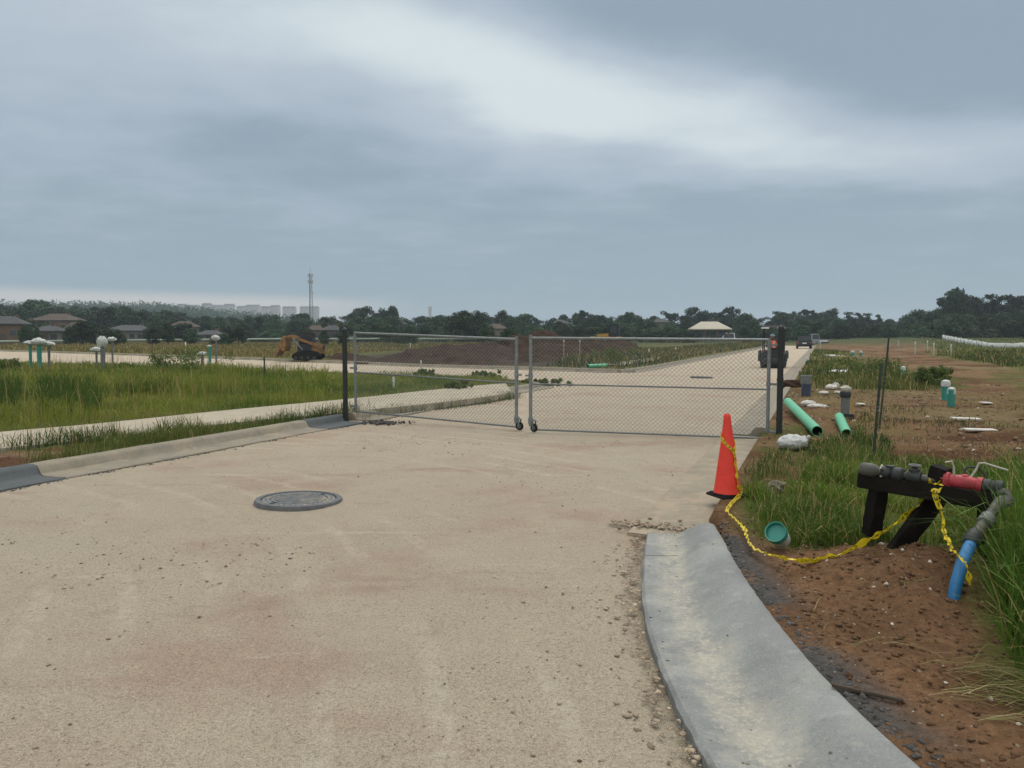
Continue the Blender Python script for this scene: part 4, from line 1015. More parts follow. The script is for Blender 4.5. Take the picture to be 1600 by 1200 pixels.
# ------------------------------------------------------------------ capped stubs and survey stakes
def stub(px, py, h, r, label, mat='teal', caplift=.0, capr=1.15, group='capped teal pipe stubs', z=.12):
    p = G(px, py, z); zz = TZ(p.x, p.y)
    if px < 500: zz = min(zz, .2)
    root = empty('pipe_stub', (p.x, p.y, zz), R(rnd.uniform(0, 90)), label, 'pipe stub', group)
    MB().tube([(0, 0, -.1), (rnd.uniform(-.02, .02), 0, h)], r, 14).build('pipe', M[mat], root, True)
    MB().lathe((0, 0, h), [(r*capr, -.10), (r*capr*1.02, -.02), (r*capr*.9, .02), (r*.5, .045), (.001, .05)], 16).build('cap', M['cap'], root, True)
    return root
stub(1477, 628, .40, .085, 'left of the two teal capped stubs on the red dirt')
stub(1486, 634, .38, .072, 'right of the two teal capped stubs on the red dirt')
stub(1411, 590, .36, .075, 'single teal capped stub in the grass clump on the right')
stub(1332, 556, .38, .14, 'wide pale teal stub far along the right side of the road')
stub(1345, 557, .34, .10, 'narrow teal stub next to the wide pale one')
stub(1262, 567, .25, .07, 'faint teal stub far off beside the road edge')
def bagged_stub(px, py, h, r, label, bw=.26, bh=.11, mat='teal'):
    p = G(px, py, .12); root = empty('pipe_stub', (p.x, p.y, .12), 0, label, 'pipe stub', 'pipe stubs topped with white bags in the left field')
    MB().tube([(0, 0, -.1), (.02, 0, h)], r, 12).build('pipe', M[mat], root, True)
    MB().blob((0, 0, h+bh*.2), (bw, bw*.8, bh), int(px), .18, 14, 9, 2).build('white_bag', M['cap'], root, True)
bagged_stub(48, 578, 1.17, .06, 'leftmost teal pipe stub with a white bag, left field')
bagged_stub(62, 579, 1.22, .095, 'thick middle teal stub with the tallest white bag, left field', .33, .16)
bagged_stub(77, 577, 1.12, .055, 'grey-green stub right of the thick one in the left field', .27, .12, 'steelgrey')
bagged_stub(151, 575, .85, .05, 'thin stake with a small white bag left of the grey hooded stub', .24, .12, 'steelgrey')
bagged_stub(161, 577, 1.18, .10, 'grey hooded stub with a rounded bag in the left field', .24, .27, 'steelgrey')
bagged_stub(176, 570, 1.32, .05, 'thin stub with a small white flag bag behind the hooded stub', .22, .12, 'steelgrey')
bagged_stub(316, 578, .70, .06, 'low stub with a white bag beside the leafy bush in the left field', .22, .10, 'steelgrey')
bagged_stub(328, 578, 1.05, .06, 'teal stub right of the leafy bush in the left field', .10, .05)
bagged_stub(338, 574, 1.40, .045, 'tall thin stub with a pale bag right of the leafy bush', .20, .13, 'steelgrey')
def stake(px, py, ytop, label, mat='stake', wd=.04, z=.12, lean=0, grp='survey stakes', flag=None):
    p = G(px, py, z); zz = min(TZ(p.x, p.y), z+.3); t = W(px+lean, ytop, p.y); hgt = t.z-zz
    root = empty('survey_stake', (p.x, p.y, zz), 0, label, 'stake', grp)
    MB().beam((0, 0, -.1), (t.x-p.x, 0, hgt), wd, wd*.45, up=(0, 1, 0)).build('lath', M[mat], root)
    MB().beam(((t.x-p.x)*.86, -.02, hgt*.86), ((t.x-p.x)*.98, -.02, hgt*.98), wd*1.15, .012, up=(0, 1, 0)).build('painted_tip', M[flag or 'white'], root)
for a in [(290, 562, 534, 'single grey survey stake behind the leafy bush, left field', 'stake', .06), (641, 546, 536, 'pale survey stake beyond the cross street, behind the left gate leaf', 'white', .09),
          (615, 606, 589, 'short white stake in the short grass behind the left gate leaf', 'white', .06), (658, 583, 563, 'thin pale stake by the cross street behind the left gate leaf', 'stake', .05),
          (413, 590, 558, 'thin dark stake at the edge of the cross street in front of the loader', 'tpost', .05), (881, 562, 530, 'left of two thin stakes in front of the dark soil pile', 'stake', .05),
          (906, 560, 531, 'right of two thin stakes in front of the dark soil pile', 'stake', .05), (946, 552, 528, 'blue painted stake below the yellow bulldozer', 'stakeb', .09),
          (1430, 554, 534, 'leftmost pale stake below the white silt fence', 'stakeg', .09), (1449, 551, 532, 'pale stake at the left end of the white silt fence', 'stakeg', .10),
          (1459, 556, 536, 'pale stake second from the right below the silt fence', 'stakeg', .10), (1486, 557, 538, 'bright pale stake rightmost below the silt fence', 'stakeg', .09),
          (1404, 543, 532, 'far pale stake among the grass right of the tall thin post', 'stakeg', .12), (1390, 542, 529, 'far pale stake directly behind the tall thin post', 'stakeg', .14),
          (1014, 556, 545, 'short white stake in the weeds left of the roller', 'white', .10), (1056, 551, 542, 'short white stake in the weeds below the pavilion', 'white', .10),
          (1282, 548, 532, 'white-topped stake at the right road edge near the parked vehicles', 'stakeg', .10)]:
    stake(a[0], a[1], a[2], a[3], a[4], a[5], flag=('tpost' if a[4] == 'tpost' else 'stakeb' if a[4] == 'stakeb' else 'white'))
for px, py, L_, lab in ((1509, 661, .48, 'thin white board farther out on the red dirt'), (1531, 672, .52, 'wider white board nearer on the red dirt'), (1245, 652, .0, None), (1540, 631, .25, 'small pale board scrap on the red dirt above the two white boards'), (1345, 632, .16, 'tiny white scrap between the stub post and the leaning post')):
    if lab:
        p = G(px, py, .14); o = MB().box((0, 0, .02), (L_, .13, .022)).build('flat_board', M['board'], bevel=.004); o.location = grounded(p.x, p.y)+Vector((0, 0, .015)); o.rotation_euler = (R(4), R(2), R(rnd.uniform(-8, 8))); tag(o, lab, 'board', 'pale boards on the red dirt')
# pale concrete washout patches beyond
for px, py, lab in ((1318, 582, 'pale spill of dried concrete in front of the far grass clump'), (1330, 585, None), (1300, 556, 'far pale spill of dried concrete by the road edge')):
    if lab:
        p = G(px, py, .13); o = MB().blob((0, 0, 0), (.9, .6, .10), px, .3, 16, 6, 3).build('concrete_spill', M['board'], smooth=True); o.location = grounded(p.x, p.y); tag(o, lab, 'concrete spill', 'pale concrete spills')
# ------------------------------------------------------------------ machines, vehicles
def wheel(parent, c, r, wd, axis=(1, 0, 0), rimm='silver', treads=0, name='wheel'):
    ax = Vector(axis); c = Vector(c); hub = MB().lathe(c-ax*wd*.52, [(.001, 0), (r*.22, 0), (r*.3, wd*.04), (r*.3, wd*1.0), (r*.22, wd*1.04), (.001, wd*1.04)], 16, ax).build(name, M['black'], parent, True)
    t = MB().lathe(c-ax*wd/2, [(r*.60, 0), (r*.92, 0), (r, wd*.15), (r, wd*.85), (r*.92, wd), (r*.60, wd), (r*.60, 0)], 28, ax)
    if treads:
        s = ax.cross(Vector((0, 0, 1))).normalized()
        for k in range(treads):
            a = 2*math.pi*k/treads; rad = Vector((0, 0, 1))*math.cos(a)+s*math.sin(a); t.box(c+rad*r, (wd*.9, .05, .05), Matrix((ax, rad.cross(ax), rad)).transposed())
    t.build('tyre', M['rubber'], hub, True)
    MB().lathe(c-ax*wd*.42, [(.28*r, 0), (.61*r, .02), (.61*r, wd*.8), (.28*r, wd*.84)], 20, ax).build('rim', M[rimm], hub, True)
    return hub

def skin_body(name, joints, edges, mat, parent, sub=2):
    me = bpy.data.meshes.new(name); names = list(joints); me.from_pydata([joints[k][0] for k in names], [(names.index(a), names.index(b)) for a, b in edges], []); me.update()
    o = link(name, me, parent); md = o.modifiers.new('skin', 'SKIN'); md.use_smooth_shade = True
    for i, k in enumerate(names):
        v = me.skin_vertices[0].data[i]; rr = joints[k][1]; v.radius = (rr, rr) if not isinstance(rr, tuple) else rr; v.use_root = (i == 0)
    s = o.modifiers.new('sub', 'SUBSURF'); s.levels = s.render_levels = sub; me.materials.append(mat); return o

# --- double drum roller seen from behind, with its driver
p = G(1218, 575, 0); RH = -RA
rl = empty('road_roller', (p.x, p.y+.9, 0), RH, 'dark ride-on road roller with flat canopy on the road behind the right gate post', 'roller')
# local +Y = driving direction (away from the camera)
bd = MB(); bd.prism([(-.85, .38), (-.92, .55), (-.88, .86), (-.25, .92), (-.2, .62), (.25, .62), (.35, .90), (.95, .82), (1.0, .45), (.7, .38)], -.52, .52); bd.build('body', M['charcoal'], rl, bevel=.03)
for y, nm in ((-.78, 'rear_drum'), (.85, 'front_drum')):
    dm = MB().lathe((-.60, y, .39), [(.001, 0), (.30, 0), (.33, .02), (.39, .02), (.39, 1.18), (.33, 1.18), (.30, 1.20), (.001, 1.20)], 36, (1, 0, 0)).build(nm, M['charcoal'], rl, True)
    MB().lathe((-.64, y, .39), [(.001, 0), (.10, 0), (.10, 1.28), (.001, 1.28)], 14, (1, 0, 0)).build('hub', M['steelgrey'], dm)
for x in (-.655, .655):
    MB().prism([(-1.25, .36), (-1.2, .72), (-1.05, .90), (-.45, .90), (-.35, .72), (-.35, .48)], x-.045, x+.045).build('drum_yoke', M['black'], rl, bevel=.01)
    MB().prism([(.45, .44), (.45, .75), (.6, .86), (1.1, .84), (1.22, .62), (1.22, .44)], x-.03, x+.03).build('drum_yoke', M['black'], rl, bevel=.01)
MB().box((0, -1.02, .70), (1.06, .34, .22)).build('engine_hood', M['charcoal'], rl, bevel=.03)
MB().box((0, -1.205, .80), (.6, .02, .12)).build('grille', M['black'], rl)
MB().box((0, -.42, .75), (.46, .42, .10)).build('seat', M['black'], rl, bevel=.02)
MB().box((0, -.64, .90), (.44, .08, .26)).build('seat_back', M['black'], rl, bevel=.02)
cn = MB().box((0, -.2, 2.10), (1.22, 1.5, .055)).build('canopy', M['black'], rl, bevel=.015)
MB().box((0, -.2, 2.133), (1.10, 1.38, .015)).build('canopy_top', M['white'], cn)
for x in (-.5, .5):
    for y in (-.78, .38):
        if y < 0 or True: MB().tube([(x, y, .85), (x, y, 2.08)], .03, 8).build('canopy_post', M['black'], rl)
    l = MB().lathe((x*.8, -.97, 2.02), [(.001, -.03), (.05, -.025), (.065, .02), (.001, .025)], 14, (0, -1, 0)).build('work_light', M['black'], rl, True)
    MB().box((x*.78, -.975, 2.045), (.38, .04, .065)).build('lens', M['lamp'], l)
    MB().box((x*.84, -1.2, .88), (.10, .03, .07)).build('tail_light', M['redlamp'], rl)
sw = MB(); cst = Vector((0, .06, 1.02)); mm_ = Matrix.Rotation(R(-35), 3, 'X')
sw.tube([cst+mm_ @ Vector((.17*math.cos(k*math.pi/10), .17*math.sin(k*math.pi/10), 0)) for k in range(20)], .015, 6, closed=True); sw.tube([cst, (0, .25, .85)], .025, 8); sw.box(cst, (.30, .02, .02), mm_); sw.build('steering_wheel', M['black'], rl)
# driver
dr_root = empty('person', (0, 0, 0), 0, 'driver in orange vest and pale helmet sitting on the road roller', 'person')
dr_root.scale = (1.16, 1.16, 1.12); dr_root.location = rl.location; dr_root.rotation_euler = rl.rotation_euler; dr_root.location = Vector(dr_root.location)+Matrix.Rotation(RH, 3, 'Z') @ Vector((-.06, -.42, .76))
J = {'pelvis': ((0, 0, .08), (.15, .12)), 'waist': ((0, -.01, .22), (.125, .10)), 'chest': ((0, 0, .42), (.155, .105)), 'neckb': ((0, .01, .555), (.065, .06)), 'neck': ((0, .02, .61), (.05, .05)),
     'jaw': ((0, .045, .66), (.062, .07)), 'head': ((0, .035, .74), (.078, .092)), 'crown': ((0, .03, .80), (.06, .07))}
Ed = [('pelvis', 'waist'), ('waist', 'chest'), ('chest', 'neckb'), ('neckb', 'neck'), ('neck', 'jaw'), ('jaw', 'head'), ('head', 'crown')]
for s, n_ in ((-1, 'l'), (1, 'r')):
    J.update({n_+'sh': ((s*.17, 0, .50), .062), n_+'el': ((s*.25, .14, .30), .045), n_+'wr': ((s*.15, .38, .27), .028), n_+'ha': ((s*.13, .44, .275), (.035, .022)),
              n_+'hip': ((s*.10, .05, .07), .088), n_+'kn': ((s*.16, .48, .10), .062), n_+'an': ((s*.17, .60, -.33), .042), n_+'toe': ((s*.18, .74, -.37), .038)})
    Ed += [('chest', n_+'sh'), (n_+'sh', n_+'el'), (n_+'el', n_+'wr'), (n_+'wr', n_+'ha'), ('pelvis', n_+'hip'), (n_+'hip', n_+'kn'), (n_+'kn', n_+'an'), (n_+'an', n_+'toe')]
    for f in range(5):
        a = (f-1.5)*.3; kx = s*.13+.010*(f-2); J[n_+'f%da' % f] = ((kx, .455, .275), .009); J[n_+'f%db' % f] = ((kx, .485, .262), .008); J[n_+'f%dc' % f] = ((kx, .478, .24), .007)
        Ed += [(n_+'ha', n_+'f%da' % f), (n_+'f%da' % f, n_+'f%db' % f), (n_+'f%db' % f, n_+'f%dc' % f)]
skin_body('body', J, Ed, M['navy'], dr_root)
vt = MB().lathe((0, -.002, 0), [(.165, .08), (.160, .20), (.155, .28), (.180, .40), (.185, .48), (.13, .56), (.075, .585)], 24)
vt.v = [(v[0]*1.10, v[1]*.80, v[2]) for v in vt.v]; v_ = vt.build('vest', M['hivis'], dr_root, True)
for x in (-.08, .08): MB().beam((x, -.148, .12), (x, -.148, .54), .045, .006, up=(0, 1, 0)).build('reflective_stripe', M['lamp'], v_)
hd = MB().blob((0, .035, .735), (.076, .094, .11), 2, .01, 16, 12); hd.build('face', M['skin'], dr_root, True)
fc = MB(); fc.blob((0, .135, .725), (.012, .018, .02), 1, 0, 8, 6); fc.blob((-.077, .03, .73), (.012, .02, .03), 1, 0, 8, 6); fc.blob((.077, .03, .73), (.012, .02, .03), 1, 0, 8, 6); fc.build('nose_and_ears', M['skin'], dr_root, True)
ey = MB(); ey.blob((-.03, .118, .75), (.012, .01, .008), 1, 0, 8, 6); ey.blob((.03, .118, .75), (.012, .01, .008), 1, 0, 8, 6); ey.box((0, .128, .685), (.04, .006, .008)); ey.build('eyes_and_mouth', M['black'], dr_root)
MB().lathe((0, .03, .775), [(.125, 0), (.118, .012), (.104, .014), (.100, .05), (.075, .095), (.035, .115), (.001, .118)], 22).build('hard_hat', M['helmet'], dr_root, True)

# --- compact track loader on the left, bucket raised in front
p = G(472, 563, .12); ld = empty('track_loader', (p.x, p.y+1.2, .12), R(92), 'orange track loader with black cab digging beyond the cross street on the left', 'loader'); ld.scale = (.82, .80, .86)
# local +Y points where the bucket is (left in the picture)
for x in (-.72, .72):
    tk = MB().prism([(-1.15, .12), (-1.28, .30), (-1.05, .58), (-.3, .72), (.75, .56), (1.05, .30), (.88, .04), (.6, 0), (-.9, 0)], x-.19, x+.19).build('track', M['rubber'], ld, bevel=.03)
    for k in range(4): MB().lathe((x-.205, -.75+.48*k, .17), [(.001, 0), (.13, 0), (.13, .41), (.001, .41)], 12, (1, 0, 0)).build('track_roller', M['charcoal'], tk)
MB().prism([(-1.25, .45), (-1.32, .8), (-1.22, 1.08), (-.55, 1.15), (-.4, .5)], -.52, .52).build('engine_cover', M['orangemach'], ld, bevel=.03)
cb_ = MB().prism([(-.55, .5), (-.6, 1.95), (.35, 2.0), (.62, 1.05), (.72, .5)], -.46, .46).build('cab', M['charcoal'], ld, bevel=.02)
MB().prism([(-.45, 1.15), (-.48, 1.8), (.22, 1.85), (.42, 1.2)], -.475, .475).build('side_window', M['darkglass'], cb_)
MB().prism([(-.68, 1.94), (-.66, 2.03), (.45, 2.08), (.48, 2.0)], -.52, .52).build('roof', M['black'], cb_)
for x in (-.62, .62):
    MB().prism([(-1.36, .86), (-1.40, 1.06), (-1.1, 1.14), (1.15, 1.86), (1.50, 1.78), (1.66, 1.40), (1.52, 1.34), (1.36, 1.58), (1.1, 1.66), (-1.0, .93)], x-.06, x+.06).build('lift_arm', M['orangemach'], ld, bevel=.01)
    MB().tube([(x, .2, .75), (x, 1.0, 1.6)], .045, 8).build('lift_ram', M['galv'], ld)
bkt = MB(); bkt.prism([(1.42, 1.70), (1.62, 1.78), (1.95, 1.35), (2.28, .35), (2.22, .30), (1.90, .80), (1.62, .62), (1.50, .95)], -.95, .95); bkt.build('bucket', M['orangemach'], ld, bevel=.015)
MB().beam((-.95, 2.28, .30), (.95, 2.28, .30), .10, .03).build('cutting_edge', M['steelgrey'], ld)
MB().box((0, -1.34, .95), (.7, .03, .35)).build('rear_grille', M['black'], ld)
# --- yellow bulldozer behind the soil pile
p = G(953, 541, .3); bz = empty('bulldozer', (p.x, p.y, .3), R(70), 'yellow bulldozer with tall black cab behind the dark soil pile', 'bulldozer')
sc_ = p.y/100.0
for x in (-.85, .85):
    MB().prism([(-1.5, .25), (-1.3, .75), (1.4, .75), (1.65, .35), (1.4, .0), (-1.2, .0)], x-.25, x+.25).build('track', M['charcoal'], bz, bevel=.04)
MB().prism([(.0, .7), (.1, 1.75), (1.7, 1.6), (1.8, .7)], -.55, .55).build('hood', M['yellow'], bz, bevel=.05)
MB().prism([(-1.5, .7), (-1.5, 1.3), (.1, 1.3), (.1, .7)], -.75, .75).build('chassis', M['yellow'], bz, bevel=.03)
c_ = MB().prism([(-1.3, 1.25), (-1.25, 2.85), (-.05, 2.9), (.1, 1.3)], -.65, .65).build('cab', M['black'], bz, bevel=.04)
MB().box((0, -.6, 2.93), (1.45, 1.5, .08)).build('cab_roof', M['charcoal'], c_)
MB().prism([(-1.1, 1.7), (-1.08, 2.7), (-.2, 2.72), (-.12, 1.75)], -.665, .665).build('side_window', M['darkglass'], c_)
MB().tube([(.3, .9, 1.6), (.3, .9, 2.5)], .06, 8).build('exhaust', M['black'], bz)
bl_ = MB(); bl_.prism([(2.35, .1), (2.2, .5), (2.22, 1.0), (2.38, 1.3), (2.45, 1.3), (2.32, 1.0), (2.30, .5), (2.45, .1)], -1.5, 1.5); bl_.build('blade', M['yellow'], bz)
for x in (-.9, .9): MB().beam((x, -.2, .4), (x, 2.3, .4), .12, .2).build('push_arm', M['yellow'], bz)

# --- cars
def car(name, p, rz, paint, label, cat, L=4.8, Wd=1.9, H=1.75, pickup=False):
    """local -Y = rear"""
    root = empty(name, p, rz, label, cat, 'vehicles parked up the road'); h2 = L/2
    low = MB(); prof_ = [(-h2, .45), (-h2-.02, .62), (-h2+.04, .98), (-h2+.25, 1.02), (h2-1.35, 1.04), (h2-.2, .90), (h2, .68), (h2-.02, .34), (h2-.5, .28), (-h2+.4, .28)]
    low.prism(prof_, -Wd/2, Wd/2); body = low.build('body', M[paint], root, bevel=.05)
    c0, c1 = ((-.25, 1.05) if pickup else (-h2+.12, h2-1.45))
    cab = MB(); m = Wd/2-.05; t = Wd/2-.24
    r0 = .25 if not pickup else .12
    cab.add([(-m, c0, 1.0), (m, c0, 1.0), (m, c1+.45, 1.0), (-m, c1+.45, 1.0), (-t, c0+r0, H), (t, c0+r0, H), (t, c1-.35, H), (-t, c1-.35, H)],
            [(3, 2, 1, 0), (4, 5, 6, 7), (0, 1, 5, 4), (1, 2, 6, 5), (2, 3, 7, 6), (3, 0, 4, 7)]); cabo = cab.build('cabin', M[paint], body, bevel=.05)
    def pane(nm, q, push):
        q = [Vector(v) for v in q]; n_ = (q[1]-q[0]).cross(q[3]-q[0]).normalized(); 
        if n_.dot(Vector(push)) < 0: n_ = -n_
        c_ = sum(q, Vector())/4; q = [c_+(v-c_)*.86+n_*.012 for v in q]; q2 = [v-n_*.02 for v in q]
        MB().add(q+q2, [(0, 1, 2, 3), (7, 6, 5, 4), (0, 4, 5, 1), (1, 5, 6, 2), (2, 6, 7, 3), (3, 7, 4, 0)]).build(nm, M['darkglass'], root)
    pane('rear_window', [(-m, c0, 1.02), (m, c0, 1.02), (t, c0+r0, H), (-t, c0+r0, H)], (0, -1, 0))
    pane('windscreen', [(-m, c1+.45, 1.02), (m, c1+.45, 1.02), (t, c1-.35, H), (-t, c1-.35, H)], (0, 1, 0))
    for s in (-1, 1):
        pane('side_window', [(s*m, c0+.05, 1.02), (s*m, c1+.35, 1.02), (s*t, c1-.38, H), (s*t, c0+r0, H)], (s, 0, 0))
        MB().box((s*(Wd/2-.13), -h2-.02, .80), (.17, .06, .26)).build('tail_light', M['redlamp'], root, bevel=.01)
        MB().box((s*(Wd/2-.22), h2-.05, .68), (.32, .1, .14)).build('headlight', M['lamp'], root, bevel=.01)
        MB().box((s*(Wd/2+.08), c1+.1, 1.08), (.16, .1, .14)).build('wing_mirror', M['black'], root, bevel=.02)
        for y in (-h2+.85, h2-.95): wheel(root, (s*(Wd/2-.11), y, .34), .34, .22)
    MB().box((0, -h2-.03, .48), (Wd*.92, .12, .18)).build('rear_bumper', M['black'], root, bevel=.02)
    MB().box((0, -h2-.035, .74), (.5, .02, .13)).build('number_plate', M['white'], root)
    if pickup: MB().box((0, -h2+1.1, 1.03), (Wd*.8, 1.9, .05)).build('cargo_bed', M['black'], root)
    return root
p = G(1246, 545, 0); car('parked_car', (p.x+1.75, p.y+2.4, 0), -RA+R(3), 'darkcar', 'dark green estate car stopped on the road just beyond the roller', 'car', 4.6, 1.9, 1.72)
if 0: car('parked_car', (p.x, p.y, 0), -RA, 'black', 'dark van body standing behind the dark green car', 'car', 5.0, 2.0, 2.3)
p = W(1273, 537, 148); car('pickup_truck', (p.x, p.y, 0), -RA+R(38), 'silver', 'silver pickup truck parked at the right side of the far road', 'pickup truck', 5.6, 2.0, 2.1, True)
p = W(1136, 530, 215); car('white_van', (p.x, p.y, .1), R(70), 'white', 'white van far off under the right end of the pavilion roof', 'van', 4.8, 1.9, 2.5)
if 0: car('white_van', (p.x, p.y, 0), -RA, 'white', 'small white van far up the road behind the roller', 'van', 4.8, 1.9, 2.2)

# ------------------------------------------------------------------ soil piles
def pile(poly_px, base, peaks, label, seed, res=.22):
    poly = pz(poly_px); xs = [q[0] for q in poly]; ys = [q[1] for q in poly]
    x = np.arange(min(xs)-1, max(xs)+1, res); y = np.arange(min(ys)-1, max(ys)+1, res*1.5); X_, Y_ = np.meshgrid(x, y, indexing='ij')
    d_ = sdist(X_, Y_, poly) + (fbm(X_, Y_, .5, 3, seed)-.5)*2
    n_ = fbm(X_, Y_, .45, 4, seed+3); n2_ = fbm(X_, Y_, 1.6, 4, seed+5)
    z = base*sm(-d_, 0, 3)*(.4+1.1*n_)
    for px, dd, hh, rx, ry in peaks:
        c = W(px, 540, dd); z = np.maximum(z, hh*np.clip(1.0-np.sqrt(((X_-c.x)/rx)**2+((Y_-c.y)/ry)**2), 0, 1)**.9*(.8+.4*n_)) if hh > 0 else z
    z = z + sm(-d_, 0, 2)*(n2_-.5)*.62
    z = np.where(d_ > .3, -.2, z+.10)
    id_ = np.arange(X_.size).reshape(X_.shape); mask = (z[:-1, :-1] > -.15) | (z[1:, 1:] > -.15)
    q = np.stack([id_[:-1, :-1], id_[1:, :-1], id_[1:, 1:], id_[:-1, 1:]], -1)[mask]; used = np.unique(q); rem = np.full(X_.size, -1); rem[used] = np.arange(len(used))
    v = np.stack([X_.ravel(), Y_.ravel(), z.ravel()], -1)[used]
    o = link('soil_pile', np_mesh('soil_pile', v, rem[q].ravel(), np.full(len(q), 4), M['soil'], None, True)); tag(o, label, 'soil pile')
pile([(560, 566), (640, 568), (740, 570), (790, 570), (800, 556), (770, 550), (690, 552), (610, 557)], .55, [(700, 60, .9, 5, 4), (760, 62, 1.1, 5, 5)], 'long low bank of dark soil behind the left gate leaf', 90)
pile([(795, 569), (860, 567), (930, 560), (985, 553), (990, 547), (900, 547), (830, 548), (790, 553)], .8, [(850, 68, 2.0, 6.5, 5), (815, 64, 1.6, 5, 4), (905, 72, 1.5, 6, 4), (955, 80, 1.6, 5, 5)], 'higher peaked pile of dark soil between the gate leaves and the bulldozer', 95)
pile([(490, 561), (560, 564), (600, 560), (560, 555), (500, 556)], .3, [(515, 66, .7, 3, 3)], 'pale-topped spoil bank directly right of the track loader', 99)

# ------------------------------------------------------------------ buildings
def facade_window(parent, c, s, d_=.05):
    fr = MB().box(c, (s[0], d_, s[1])).build('window', M['stucco'], parent)
    MB().box((c[0], c[1]-d_*.35, c[2]), (s[0]*.84, d_*.6, s[1]*.86)).build('pane', M['window'], fr)
def house(p, rz, wd, dp, eave, ridge, wall, roof, label, hip=True, nwin=3, name='house'):
    root = empty(name, p, rz, label, 'house'); 
    MB().box((0, 0, eave/2-.5), (wd, dp, eave+1)).build('wall', M[wall], root)
    o_ = .5; mb = MB(); X1, Y1 = wd/2+o_, dp/2+o_; rx = wd/2-dp/2 if hip else wd/2+o_
    mb.add([(-X1, -Y1, eave-.1), (X1, -Y1, eave-.1), (X1, Y1, eave-.1), (-X1, Y1, eave-.1), (-rx, 0, ridge), (rx, 0, ridge), (-X1, -Y1, eave-.25), (X1, -Y1, eave-.25), (X1, Y1, eave-.25), (-X1, Y1, eave-.25)],
           [(0, 1, 5, 4), (1, 2, 5), (2, 3, 4, 5), (3, 0, 4), (9, 8, 7, 6), (0, 6, 7, 1), (1, 7, 8, 2), (2, 8, 9, 3), (3, 9, 6, 0)])
    rf = mb.build('roof', M[roof], root)
    MB().box((wd*.22, .8, ridge*.92), (.7, .7, 1.4)).build('chimney', M['brick'], rf)
    for k in range(nwin):
        x = (k+.5)/nwin*wd*.86-wd*.43
        if k == nwin//2:
            dd = MB().box((x, -dp/2-.02, 1.05), (1.0, .08, 2.1)).build('door', M['roofbrown'], root); MB().box((x+.38, -dp/2-.08, 1.0), (.08, .06, .08)).build('handle', M['black'], dd)
        else: facade_window(root, (x, -dp/2-.02, eave*.55), (1.4, 1.2))
    return root
for i, (px, dd, wpx, ye, yr, wall, roof, rz, lab, z0) in enumerate([
    (12, 150, 50, 505, 494, 'brick', 'roofgrey', 10, 'grey-roofed brick house at the far left edge behind the field', 0),
    (92, 175, 62, 500, 490, 'stucco', 'roofbrown', -8, 'brown-roofed house above the thick teal stub', 0),
    (78, 140, 40, 516, 509, 'stucco', 'roofgrey', 5, 'small grey-roofed shed in front of the brown-roofed house', 0),
    (118, 150, 24, 514, 503, 'brick', 'roofbrown', 20, 'narrow tan house end right of the brown-roofed house', 0),
    (205, 190, 70, 516, 508, 'stucco', 'roofgrey', 0, 'long low grey-roofed house in the left trees above the hooded stub', 0),
    (288, 210, 40, 510, 502, 'stucco', 'roofbrown', 12, 'low brown-roofed house in the trees above the leafy bush', 0),
    (330, 180, 36, 522, 516, 'stucco', 'roofgrey', -5, 'low pale house at the field edge right of the leafy bush', 0),
    (494, 190, 26, 515, 508, 'stucco', 'roofbrown', 15, 'left of two small tan houses behind the loader', 0),
    (519, 195, 24, 515, 508, 'stucco', 'roofgrey', -12, 'right of two small tan houses, just left of the black gate post', 0),
    (618, 230, 32, 506, 498, 'stucco', 'roofgrey', 4, 'grey-roofed house half hidden by trees behind the left gate leaf', 0),
    (775, 210, 30, 513, 506, 'stucco', 'roofbrown', 8, 'tan house in the trees left of the gap between the gate leaves', 0),
    (876, 250, 26, 505, 500, 'stucco', 'roofgrey', 0, 'small pale house above the two thin stakes', 0),
    (1032, 240, 26, 503, 498, 'stucco', 'roofgrey', -6, 'pale flat house left of the pavilion', 0)]):
    p = W(px, 530, dd); wd = wpx/1200*dd; ez = W(px, ye, dd).z; rz_ = W(px, yr, dd).z
    house((p.x, p.y, 0), R(rz), wd, min(wd*.6, 9), ez, rz_, wall, roof, lab, True, 3 if wd < 8 else 5)
# pavilion
p = W(1108, 530, 190); wd = 62/1200*190; pv = empty('pavilion', (p.x, p.y, 0), R(-6), 'open park pavilion with tan hip roof beyond the road', 'pavilion')
ez = W(1108, 514, 190).z; rz_ = W(1108, 502.5, 190).z; hx = wd/2; hy = wd*.35
mb = MB().add([(-hx, -hy, ez), (hx, -hy, ez), (hx, hy, ez), (-hx, hy, ez), (-hx*.42, 0, rz_), (hx*.42, 0, rz_), (-hx, -hy, ez-.25), (hx, -hy, ez-.25), (hx, hy, ez-.25), (-hx, hy, ez-.25)],
    [(0, 1, 5, 4), (1, 2, 5), (2, 3, 4, 5), (3, 0, 4), (9, 8, 7, 6), (0, 6, 7, 1), (1, 7, 8, 2), (2, 8, 9, 3), (3, 9, 6, 0)]); mb.build('roof', M['roof'], pv)
for x in (-.85, -.3, .3, .85):
    for y in (-.8, .8): MB().box((hx*x, hy*y, (ez-.25)/2), (.3, .3, ez-.25)).build('column', M['brick'], pv)
MB().box((0, 0, .1), (wd*.9, hy*1.8, .2)).build('slab', M['stucco'], pv)
